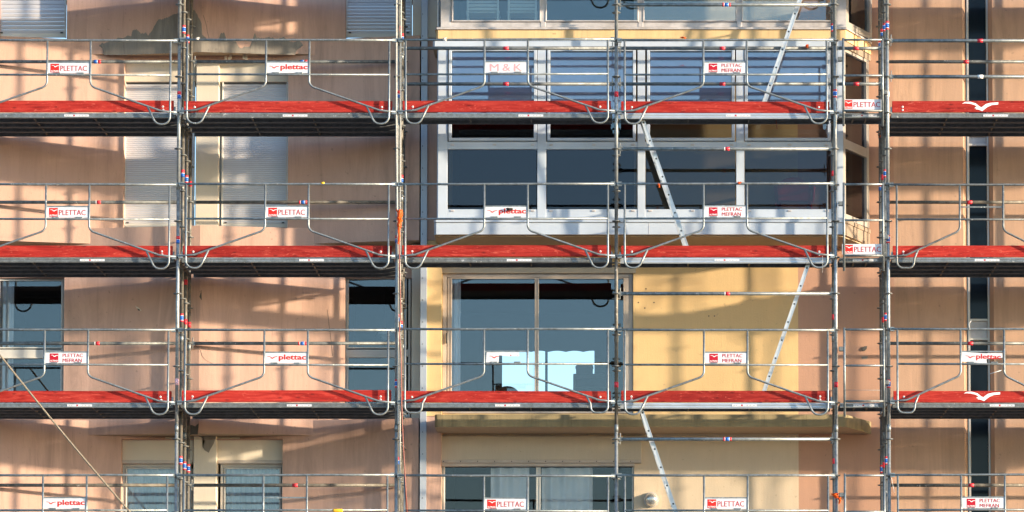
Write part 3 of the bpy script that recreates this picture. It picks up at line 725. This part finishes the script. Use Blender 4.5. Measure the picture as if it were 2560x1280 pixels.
for (a, b, bt) in BAYS[2:5]:
    for dz, w_ in ((1.0, 'upper'), (.5, 'lower')):
        rail(a, b, ROWY[1], L3+dz, '%s of two inner tubes on the top level, %s' % (w_, bt), 'red', 'galv2', .49 if a != 'D' else .45)
for k, kind in ((3,'blue'),(2,'redw'),(1,'redw'),(0,'blue')):
    rail('C', 'D', 0, LV[k]+1.5, 'bare horizontal tube across the ladder bay, %s of four from above' % ('first','second','third','fourth')[3-k], kind, 'galv', .505)
for dz, w_ in ((1.0, 'upper'), (.5, 'lower')):
    rail('E', 'F', 0, L3+dz, '%s front guard tube on the top level, rightmost bay' % w_, 'red' if dz == 1 else 'white', 'galv', .51)
for dz in (1.0, .5): rail('F', 'G', 0, L3+dz, 'front guard tube beyond the right edge, %s one' % ('upper' if dz == 1 else 'lower'))
# transoms under the decks
for c, X_ in COLX.items():
    for k in range(5):
        y1 = ROWY[WIDE[c]-1]; z = LV[k]-.035
        tr_ = thing('transom', 'deck bearer, %s level, %s' % (LVT[k], COLTXT[c]), 'scaffold bearer', (X_, y1/2, z), 'crosswise deck bearers')
        mb = MB(); mb.box(X_-.025, X_+.025, .03, y1-.03, z-.03, z+.01)
        part('beam', mb, M['galvold'], tr_, False, .004)
        mb = MB()
        for q in ([.16, .6, 1.05] if y1 > 1 else [.22]): mb.box(X_-.05, X_+.05, q, q+.04, z-.055, z-.031)
        part('bracket', mb, M['galvold'], tr_, False, .004)
# decks ------------------------------------------------------------------
def plank_mesh(L, wdt, h=.062, al=False):
    n = .012
    prof = [(0,0),(wdt,0),(wdt,-h),(wdt-.022,-h),(wdt-.022,-h+.014),(wdt-.010,-h+.014),(wdt-.010,-n)]
    y = wdt-.010
    for q in (.72, .42, .14):
        a = wdt*q; prof += [(a+.020,-n),(a+.014,-n-.012),(a-.006,-n-.012),(a-.012,-n)]
    prof += [(.010,-n),(.010,-h+.014),(.022,-h+.014),(.022,-h),(0,-h)]
    mb = MB(); mb.prism(prof, 0, L, 'x')
    for f in (.32, .61): mb.box(L*f, L*f+.02, .024, wdt-.024, -h+.010, -n-.013, 1)
    me = mesh('plank', mb, [M['deck'], M['galvold']])
    return me
lab = MB(); lab.box(0, .34, -.0008, 0, 0, .030, 0); lab.box(.125, .15, -.0016, -.0009, .006, .026, 1)
for q in (.02, .05, .2, .24, .29): lab.box(q, q+.022, -.0016, -.0009, .012, .017, 2)
labm = mesh('label_plate', lab, [M['sign'], M['print'], M['galv2']])
PL = {}
for (a, b, bt) in BAYS:
    x0, x1 = COLX[a]+.055, COLX[b]-.055; L = x1-x0; narrow = a in 'BCD'
    for k in range(5):
        z = LV[k]-.004
        dk = thing('scaffold_deck', 'steel plank deck of the %s level in the %s' % (LVT[k], bt), 'scaffold deck', ((x0+x1)/2, .2, z-.062), 'plank decks')
        ws = [(.03, .415)] if narrow else [(.03, .30), (.345, .30), (.660, .30), (.975, .30)]
        for j, (y, wd_) in enumerate(ws):
            key = (round(L,3), wd_)
            if key not in PL: PL[key] = plank_mesh(L, wd_)
            place('plank', PL[key], dk, (x0, y, z))
        mt = M['alud'] if a == 'C' else (M['galv'] if (k+ord(a)) % 2 else M['galv2'])
        h = .075 if a == 'C' else .062
        mb = MB().prism([(.022,.004),(.0285,.004),(.0285,-h),(.022,-h),(.018,-h*.75),(.022,-h*.5),(.018,-h*.25)], x0, x1, 'x'); mb.v = [(p[0], p[1], p[2]+z) for p in mb.v]
        part('edge_rail', mb, mt, dk)
        if k < 4 and L > 1: place('label_plate', labm, dk, (x0+L*(.5+.045*((k*7+ord(a)*3) % 5-2)*.6), .0165, z-.046))
        elif k < 4: place('label_plate', labm, dk, (x0+.18, .0165, z-.046))
# toe boards --------------------------------------------------------------
def bird(mb, x, z, s, y, m=0, yb=None):
    "gull emblem centred on x,z, wing span s"
    P = [(-.50,.10),(-.42,.155),(-.28,.165),(-.12,.11),(-.02,.01),(.04,-.02),(.16,.09),(.30,.13),(.50,.145),(.495,.075),(.32,.055),(.20,-.01),(.10,-.10),(.06,-.145),(-.05,-.09),(-.12,-.085),(-.10,-.055),(-.16,-.045),(-.09,.01),(-.17,.065),(-.30,.105),(-.42,.115)]
    import bmesh
    mb.prism([(x+a*s, z+b*s*.84) for a, b in P], y, y+.0012 if yb is None else yb, 'y', m)
ringm = MB()
for k in range(14):
    a, b = 2*math.pi*k/14, 2*math.pi*(k+1)/14
    ringm.quad((.0135*math.cos(a),-.004,.0135*math.sin(a)),(.0135*math.cos(b),-.004,.0135*math.sin(b)),(.0065*math.cos(b),-.006,.0065*math.sin(b)),(.0065*math.cos(a),-.006,.0065*math.sin(a)))
    ringm.quad((.0135*math.cos(a),0,.0135*math.sin(a)),(.0135*math.cos(b),0,.0135*math.sin(b)),(.0135*math.cos(b),-.004,.0135*math.sin(b)),(.0135*math.cos(a),-.004,.0135*math.sin(a)))
boltm = mesh('bolt_washer', ringm, M['white'])
for (a, b, bt) in BAYS:
    if a == 'D': continue
    for k in range(5):
        x0, x1 = COLX[a]+.065, COLX[b]-.075; z = LV[k]+.008+random.uniform(-.004,.006)
        tb_ = thing('toe_board', 'red wooden toe board along the %s deck, %s' % (LVT[k], bt), 'toe board', ((x0+x1)/2, .03, z), 'red toe boards')
        tilt = random.uniform(-.006, .006); mb = MB(); mb.box(x0, x1, .012, .042, z, z+.158)
        mb.v = [(p[0], p[1], p[2]+tilt*(p[0]-x0)/(x1-x0)) for p in mb.v]
        part('board', mb, M['red'], tb_, False, .004)
        if 0 < k < 4:
            for q in (x0+.145, x1-.145):
                for dz in (.075, .032): place('bolt_washer', boltm, tb_, (q+random.uniform(-.004,.004), .012, z+dz))
            for q in (x0-.012, x1+.012):
                part('end_clip', MB().box(q-.013, q+.013, .02, .034, z-.02, z+.075), M['galv'], tb_, False, .003)
        if a == 'E' and k in (1, 3):
            mb = MB(); bird(mb, at(2449, 0, 0)[0], z+.078, .50, .0105); part('emblem', mb, M['white'], tb_)
# guardrail frames --------------------------------------------------------
def text_mb(s, x0, x1, z0, z1, y, bold=0.0, mb=None, m=0):
    cu = bpy.data.curves.new('t', 'FONT'); cu.body = s; cu.size = 1; cu.resolution_u = 3; cu.offset = bold
    ob = bpy.data.objects.new('t', cu); COL.objects.link(ob); dg = bpy.context.evaluated_depsgraph_get(); dg.update()
    me = bpy.data.meshes.new_from_object(ob.evaluated_get(dg)); bpy.data.objects.remove(ob)
    V_ = [v.co for v in me.vertices]; a, b = min(v.x for v in V_), max(v.x for v in V_); c, d = min(v.y for v in V_), max(v.y for v in V_)
    mb = mb or MB()
    for q, dx in enumerate((0, -.0013, .0013) if z1-z0 > .03 else (0,)):
        mb.add([(x0+dx+(v.x-a)/(b-a)*(x1-x0), y-q*.0003, z0+(v.y-c)/(d-c)*(z1-z0)) for v in V_], [tuple(p.vertices) for p in me.polygons], m)
    return mb
YG = -.058
W_ = 3.0; GC = W_/2-.008; GI = .297; SW, SH = .565, .142
def gsh(name, mb, mat, smooth=True): return mesh(name, mb, mat, smooth)
def gpath(pts, rad, r, mir, W):
    P = [((W-p[0]) if mir else p[0], 0, p[1]) for p in pts]
    return MB().tube(fillet(P, rad), r, 10)
GM = {}
for W in (3.0, 2.5):
  for key, mt in (('galv', M['galv']), ('galv2', M['galv2'])):
    e = W-3.0; gc = W/2-.008 if W == 3 else 1.275
    GM[(key, W)] = {'top_rail': gsh('top_rail', MB().tube([(.03,0,1.0),(W*.33,0,.998),(W*.7,0,1.001),(W-.03,0,1.0)], .0165, 10), mt),
     'mid_rail': gsh('mid_rail', MB().tube([(.115,0,.52),(W-.115,0,.52)], .0145, 10), mt),
     'sign_bar': gsh('sign_bar', MB().box(gc-GI+.012, gc+GI-.012, -.004, .004, .682, .702), mt, False),
     'post': [gsh('post', gpath([(2.885+e,1.0),(2.885+e,-.16),(2.695+e,-.16),(2.575+e,.088 if W == 3 else .13)], [.105,.105], .0145, q, W), mt) for q in (True, False)],
     'postsq': [gsh('post', gpath([(2.885+e,1.0),(2.885+e,-.15),(2.66+e,-.15),(2.645+e,-.02),(2.595+e,.075 if W == 3 else .10)], [.085,.075,.05], .0145, q, W), mt) for q in (True, False)],
     'brace': [gsh('brace', gpath([((W-gc if q else gc)+GI,1.0),((W-gc if q else gc)+GI,.365),(2.76+e,.025),(2.975+e,.005)], [.10,.20], .0145, q, W), mt) for q in (True, False)],
     'hook': gsh('hook', MB().box(-.03,.03,-.01,.03,-.028,.028), mt, False)}
# sign designs, drawn round (0,0) in x,z
def emblem(mb, x, z, s, y):
    mb.box(x, x+s, y, y+.0008, z, z+s, 1); bird(mb, x+s*.54, z+s*.70, s*.86, y-.0012, 2, y-.0002)
    text_mb('ALTRAD', x+s*.05, x+s*.95, z+s*.07, z+s*.24, y-.0012, .02, mb, 2)
def sign_parts(kind):
    out = []; h = SH
    if kind in ('torn', 'torn2'):
        if kind == 'torn': poly = [(.0,.0),(.175,-.0),(.180,.098),(.30,.088),(.455,.085),(.455,.138),(.012,.14)]
        else: poly = [(.0,.008),(.345,-.012),(.335,.045),(.40,.062),(.555,.072),(.55,.135),(.30,.128),(.0,.14)]
        plate = MB().prism([(x-SW/2, z) for x, z in poly], -.004, .002, 'y')
        t = MB(); bird(t, -SW/2+.11, .072, .14, -.0056, 0, -.0044)
        if kind == 'torn':
            for q in (.335, .425): t.box(q-SW/2, q-SW/2+.012, -.0056, -.0044, .087, .094+.012*(q == .335))
        else: text_mb('plettac', -SW/2+.195, -SW/2+.53, .028, .118, -.0052, .02, t)
        return plate, [('emblem', t, [M['print2']])]
    plate = MB().box(-SW/2, SW/2, -.004, .002, 0, h)
    if kind == 'P1':
        e = MB(); emblem(e, -SW/2+.03, .012, .120, -.0052); t = text_mb('PLETTAC', -SW/2+.168, -SW/2+.53, .033, .106, -.0052, -.004)
        out = [('emblem', e, [M['sign'], M['print2'], M['white']]), ('lettering', t, [M['print']])]
    elif kind == 'P2':
        e = MB(); bird(e, -SW/2+.092, .078, .145, -.0056, 0, -.0044); t = text_mb('plettac', -SW/2+.185, -SW/2+.555, .028, .122, -.0052, .022)
        out = [('emblem', e, [M['print2']]), ('lettering', t, [M['print2']])]
    elif kind == 'P3':
        out = [('letter', text_mb(ch_, -SW/2+q0, -SW/2+q1, .022, .122, -.0052, .0), [M['faded']]) for ch_, q0, q1 in (('M',.06,.18),('&',.235,.34),('K',.39,.50))]
    elif kind == 'P4':
        e = MB(); emblem(e, -SW/2+.058, .014, .118, -.0052)
        t = text_mb('PLETTAC', -SW/2+.235, -SW/2+.51, .082, .130, -.0052, .0); text_mb('MEFRAN', -SW/2+.235, -SW/2+.495, .014, .062, -.0052, .0, t)
        out = [('emblem', e, [M['sign'], M['print'], M['white']]), ('lettering', t, [M['print']])]
    return plate, out
SG = {}
for kd in ('P1','P2','P3','P4','torn','torn2'):
    pl, ex = sign_parts(kd)
    SG[kd] = (mesh('sign_panel', pl, M['sign']), [(n, mesh(n, mb, mt)) for n, mb, mt in ex])
clipm = mesh('clip', MB().box(-.048,.048,-.010,.004,-.010,.012), M['galv'], False, .003)
def put_sign(kind, parent, x, y, z, rot=0):
    sp = place('sign_panel', SG[kind][0], parent, (x, y, z), (0, rot, 0) if rot else None)
    for n, me in SG[kind][1]: place(n, me, sp, (x, y, z))
    return sp
SIGN = {('Z',3):'P1',('A',3):'P2',('B',3):'P3',('C',3):'P4', ('Z',2):'P1',('A',2):'P1',('B',2):'P2',('C',2):'P4',('E',2):None,
        ('Z',1):'P4',('A',1):'P2',('B',1):'torn',('C',1):'P4',('E',1):'torn2', ('Z',0):'P2',('A',0):None,('B',0):'P1',('C',0):'P1',('E',0):'P4'}
STXT = {'P1': 'red square and thin capitals', 'P2': 'red gull and bold lowercase sign', 'P3': 'faded pink lettered sign', 'P4': 'red square and two-line lettering',
        'torn': 'badly torn white sign', 'torn2': 'bent torn white sign', None: 'no sign'}
for (a, b, bt) in BAYS:
    if a == 'D': continue
    for k in range(5):
        if a in 'EF' and k == 3: continue
        kd = SIGN.get((a, k)); x0 = COLX[a]; z = LV[k]+random.uniform(-.006,.006)
        gf = thing('guardrail_frame', 'guardrail frame, %s, %s row, %s' % (STXT[kd], {3:'top',2:'second',1:'third',0:'lowest',4:'out-of-frame'}[k], bt), 'guardrail', (x0, YG, z), 'welded guardrail frames')
        W = 2.5 if a == 'E' else 3.0; GC = W/2-.008 if W == 3 else 1.275; G = GM[('galv2' if a == 'E' and k == 2 else 'galv', W)]; sq = (a == 'B' and k == 1)
        gf.rotation_euler = (random.uniform(-.004,.004), random.uniform(-.0035,.0035), 0)
        for n in ('top_rail', 'mid_rail', 'sign_bar'): place(n, G[n], gf, (x0, YG, z))
        for j in (0, 1):
            s_ = sq or (a == 'E' and j == 0)
            place('post', G['postsq' if s_ else 'post'][j], gf, (x0, YG, z)); place('brace', G['brace'][j], gf, (x0, YG, z))
        for q in (.045, W-.045): place('hook', G['hook'], gf, (x0+q, YG, z)); place('hook', G['hook'], gf, (x0+q, YG, z+1.0))
        if kd:
            put_sign(kd, gf, x0+GC+(-.0 if kd != 'torn' else .01), YG-.002, z+.540, .02 if kd == 'torn2' else 0)
            for q in (-.16, .16): place('clip', clipm, gf, (x0+GC+q, YG-.006, z+.540))
# narrow bay: straight-sided frames and toe panels
for k in range(5):
    z = LV[k]; nf = thing('narrow_guard_frame', 'straight guard frame of the narrow bay, %s row, %s' % ({3:'top',2:'second',1:'third',0:'lowest',4:'out-of-frame'}[k], 'white sign at its foot' if k in (2,3) else 'no sign'), 'guardrail', (3.36, YG-.01, z), 'narrow bay frames')
    xa, xb = 3.112, 3.648; y = YG-.015
    for q in (xa, xb): part('post', MB().tube([(q,y,z+1.02),(q,y,z-.20)], .0165, 10), M['galv'], nf, True)
    for q in (.995, .5): part('rail', MB().tube([(xa,y,z+q),(xb,y,z+q)], .0150, 10), M['galv'], nf, True)
    part('rail', MB().tube([(xa,y,z+.012),(xb,y,z+.012)], .016, 10), M['galv2'], nf, True)
    for (q, s) in ((xa, -1), (xb, 1)): part('coupler', MB().box(min(q,q+s*.075), max(q,q+s*.075), y-.01, y+.05, z+.70 if s < 0 else z+.24, z+.76 if s < 0 else z+.30), M['galv2'], nf, False, .006)
    if k in (2, 3):
        put_sign('P1', nf, (xa+xb)/2-.012, y+.03, z+.034)
# ------------------------------------------------------------------ ladders (rungs run from front to back)
def ladder(p0, p1, label):
    "p0 foot, p1 head, as (x, z)"
    ya, yb = .115, .385; a = Vector((p0[0],0,p0[1])); b = Vector((p1[0],0,p1[1])); d = (b-a).normalized(); n = Vector((d.z,0,-d.x)); hw = .027
    ld = thing('ladder', label, 'ladder', (a.x, .25, a.z), 'aluminium ladders between the decks')
    for y in (ya, yb):
        mb = MB(); P = [a-n*hw, a+n*hw, b+n*hw, b-n*hw]
        mb.prism([(q.x,q.z) for q in P], y, y+.022, 'y')
        for s in (-1, 1):                                            # raised flanges of the stile
            c0, c1 = s*hw*.70, s*hw
            Q = [a+n*c0, a+n*c1, b+n*c1, b+n*c0]; mb.prism([(q.x,q.z) for q in Q], y-.004, y-.0002, 'y')
        part('stile', mb, M['ladder'], ld)
    Ln = (b-a).length; k = .14
    rm = MB(); rm.tube([(0,ya+.023,0),(0,yb-.001,0)], .014, 10); rm.tube([(0,ya-.0015,0),(0,ya-.0005,0)], .013, 12, 1)
    rme = mesh('rung', rm, [M['ladder'], M['dark']], True)
    while k < Ln-.05:
        q = a+d*k; place('rung', rme, ld, (q.x, 0, q.z)); k += .264
    return ld
def lad(foot, head, label):
    x0, z0 = at(foot[0], foot[1], .115); x1, z1 = at(head[0], head[1], .115); ladder((x0, z0), (x1, z1), label)
lad((1901,282), (2031,-92), 'light metal ladder leaning right above the top deck')
lad((1727,646), (1604,292), 'light metal ladder between middle and top decks, leaning left')
lad((1899,1010), (2022,656), 'light metal ladder in front of the yellow wall, leaning right')
lad((1722,1375), (1602,1020), 'light metal ladder beside the wall lamp, leaning left')
# ------------------------------------------------------------------ ropes, rags, tape
def rope_mb(P, r, pitch):
    P = [Vector(p) for p in P]; mb = MB(); seg = []
    tot = sum((P[i+1]-P[i]).length for i in range(len(P)-1)); n = int(tot/pitch*7)
    def pt(s):
        for i in range(len(P)-1):
            l = (P[i+1]-P[i]).length
            if s <= l or i == len(P)-2: return P[i]+(P[i+1]-P[i])*min(1, s/l), (P[i+1]-P[i]).normalized()
            s -= l
    for st in range(3):
        path = []
        for k in range(n+1):
            s = tot*k/n; c, t = pt(s); u = t.orthogonal().normalized() if abs(t.y) > .9 else t.cross(Vector((0,1,0))).normalized(); v = t.cross(u); a = 2*math.pi*s/pitch+st*2*math.pi/3
            path.append(c+(u*math.cos(a)+v*math.sin(a))*r*.52)
        mb.tube(path, r*.56, 6)
    return mb
a0 = at(-60, 812, -.22); a1 = at(400, 1366, -.22); N = 14; P = []
for k in range(N+1):
    t = k/N; P.append((a0[0]+(a1[0]-a0[0])*t, -.22, a0[1]+(a1[1]-a0[1])*t-.05*math.sin(math.pi*t)))
solo('rope', rope_mb(P, .0135, .08), M['rope'], 'tan twisted rope slanting across the lower left corner', 'rope', None, smooth=True)
x_, _ = at(989, 300, -.05)
solo('rope', rope_mb([(x_,-.045,16.0),(x_+.01,-.045,L3),(x_+.035,-.045,L2-.1),(x_+.05,-.04,L1-.3)], .0125, .06), M['ropew'], 'dirty white rope hanging down the left side of the second bay post', 'rope', None, smooth=True)
x_, _ = at(1001, 300, -.05)
solo('rope', rope_mb([(x_,-.04,16.0),(x_+.004,-.04,L2),(x_+.01,-.035,L1-1.2)], .0105, .06), M['ropew'], 'dirty white rope hanging close along the right side of that post', 'rope', None, smooth=True)
hp = [at(996, 560, -.06), at(1000, 690, -.06), at(1002, 790, -.06), at(998, 830, -.06), at(1003, 900, -.06), at(1004, 1010, -.06), at(1008, 1110, -.06), at(1014, 1215, -.06), at(1019, 1300, -.06)]
solo('hose', MB().tube(fillet([(x,-.07,z) for x, z in hp], [.3]*7, 4), .0085, 8), M['hose'], 'thin red-brown hose hanging along the post between second and third bays', 'hose', None, smooth=True)
def rag(px, py, w_, h, Y_, mat, label, cat='rag', n=7, name='rag'):
    import bmesh
    x, z = at(px, py, Y_); rnd = random.Random(int(px*7+py)); bm = bmesh.new(); R = []
    sx, sz = w_/180, h/180; m_ = 6
    for j in range(n+1):
        t = j/n; cxx = x+rnd.uniform(-.18,.18)*sx; hw = sx*(.5-.18*t)*rnd.uniform(.7,1.15); row = []
        for i in range(m_+1):
            s = i/m_*2-1; row.append(bm.verts.new((cxx+s*hw, Y_-.02+.022*math.cos(s*2.2)*-1+rnd.uniform(-.008,.008), z+sz/2-t*sz+rnd.uniform(-.06,.06)*sz)))
        R.append(row)
    for j in range(n):
        for i in range(m_): bm.faces.new((R[j][i], R[j][i+1], R[j+1][i+1], R[j+1][i]))
    r = bmesh.ops.solidify(bm, geom=list(bm.faces), thickness=.004)
    xc = Vector((x, Y_, z-sz/2))
    for v in bm.verts: v.co -= xc
    me = bpy.data.meshes.new(name); bm.to_mesh(me); bm.free(); me.materials.append(mat)
    return tag(place(name, me, None, xc), label, cat)
rag(1000, 548, 15, 44, -.085, M['orange'], 'crumpled orange tarp scrap tied to the post beside the third bay')
rag(997, 588, 8, 44, -.085, M['orange'], 'thin tail of orange tarp hanging below the crumpled scrap', n=6)
rag(2089, 1240, 20, 12, -.05, M['orange'], 'orange tape knotted round the post left of the narrow bay', 'tape', 4, 'tape_scrap')
rag(2099, 1252, 8, 16, -.06, M['orange'], 'loose orange tape end beside the lowest narrow bay frame', 'tape', 4, 'tape_scrap')
rag(1709, 95.5, 14, 4, YG-.0, M['orange'], 'orange tape on the top guardrail left of the slanting ladder', 'tape', 2, 'tape_scrap')
rag(2018, 117, 9, 9, .425, M['orange'], 'orange tape on the upper inner tube near the narrow bay', 'tape', 2, 'tape_scrap')
rag(1647, 465, 7, 9, YG, M['orange'], 'small orange tag hanging from the second-row rail left of the ladder', 'tape', 3, 'tape_scrap')
rag(1848, 458, 10, 5, YG, M['orange'], 'orange tape on the second-row rail right of the ladder', 'tape', 2, 'tape_scrap')
rag(2200, 338, 6, 14, 1.24, M['orange'], 'orange scrap on the rearmost post just under the top narrow deck', 'tape', 3, 'tape_scrap')
rag(2421, 510, 5, 5, 1.24, M['redt'], 'small red tape scrap on the tube crossing the slit window', 'tape', 2, 'tape_scrap')
rag(1112, 99, 11, 9, YG-.01, M['ragw'], 'white rag on the top rail at the left end of the glazed bay', n=3)
rag(494, 97.5, 10, 6, YG-.01, M['ragw'], 'whitish mortar clot on the top rail just right of the post cluster', 'mortar', 2, 'mortar_clot')
rag(1275, 524, 17, 6, YG-.012, M['dark'], 'black strap looped over the second-row gull sign', 'strap', 2, 'strap')
rag(1302, 887, 0.1, 0.1, YG, M['sign'], 'tiny paper shred beside the torn sign', 'paper', 2, 'paper_shred') if False else None
x, z = at(845, 1277, YG)
gl_ = solo('foam_sleeve', MB().tube([(x-.065,YG,z),(x-.05,YG,z),(x+.055,YG,z),(x+.065,YG,z)], [.022,.027,.027,.022], 12), M['yellowt'], 'yellow foam sleeve on the lowest mid rail, second bay', 'sleeve', None, smooth=True)
x, z = at(807, 458, YG)
solo('tape_band', MB().tube([(x-.022,YG,z),(x+.022,YG,z)], .0182, 12), M['yellowt'], 'yellow tape band on the second-row top rail, second bay', 'tape', None, smooth=True)
def wire(pts, Y_, label, r=.0025, mat='galv'):
    P = [(at(a,b,Y_)[0], Y_, at(a,b,Y_)[1]) for a, b in pts]
    return solo('wire', MB().tube(fillet(P, [.02]*(len(P)-2), 3) if len(P) > 2 else P, r, 6), M[mat], label, 'wire', None, smooth=True)
wire([(2108,975),(2200,975.5)], YG-.03, 'thin wire stretched across the third-row narrow frame', .003)
wire([(2228,1192),(2232,1212),(2236,1232)], -.05, 'pale wire end hanging from the post right of the narrow bay', .003, 'ragw')
wire([(1690,652),(1687,664),(1690,677),(1693,664),(1690,653)], .2, 'black cable loop under the middle deck of the fourth bay', .004, 'dark')
wire([(1940,298),(1941,312),(1943,322)], .2, 'short dark red strap under the top deck of the fourth bay', .006, 'hose')
wire([(1936,1024),(1940,1034),(1939,1028)], .15, 'black cable end under the bottom deck of the fourth bay', .004, 'dark')
wire([(2056,640),(2057,655),(2056,682)], -.07, 'fine thread hanging from the second-row guardrail near the narrow bay', .0015, 'ragw')
wire([(2428,802),(2422,810),(2425,824)], YG-.02, 'broken white cable tie on the third-row rail before the slit', .004, 'ragw')
wire([(2474,935),(2490,930),(2503,926)], YG-.02, 'white straw stuck on the third-row brace of the rightmost bay', .005, 'ragw')
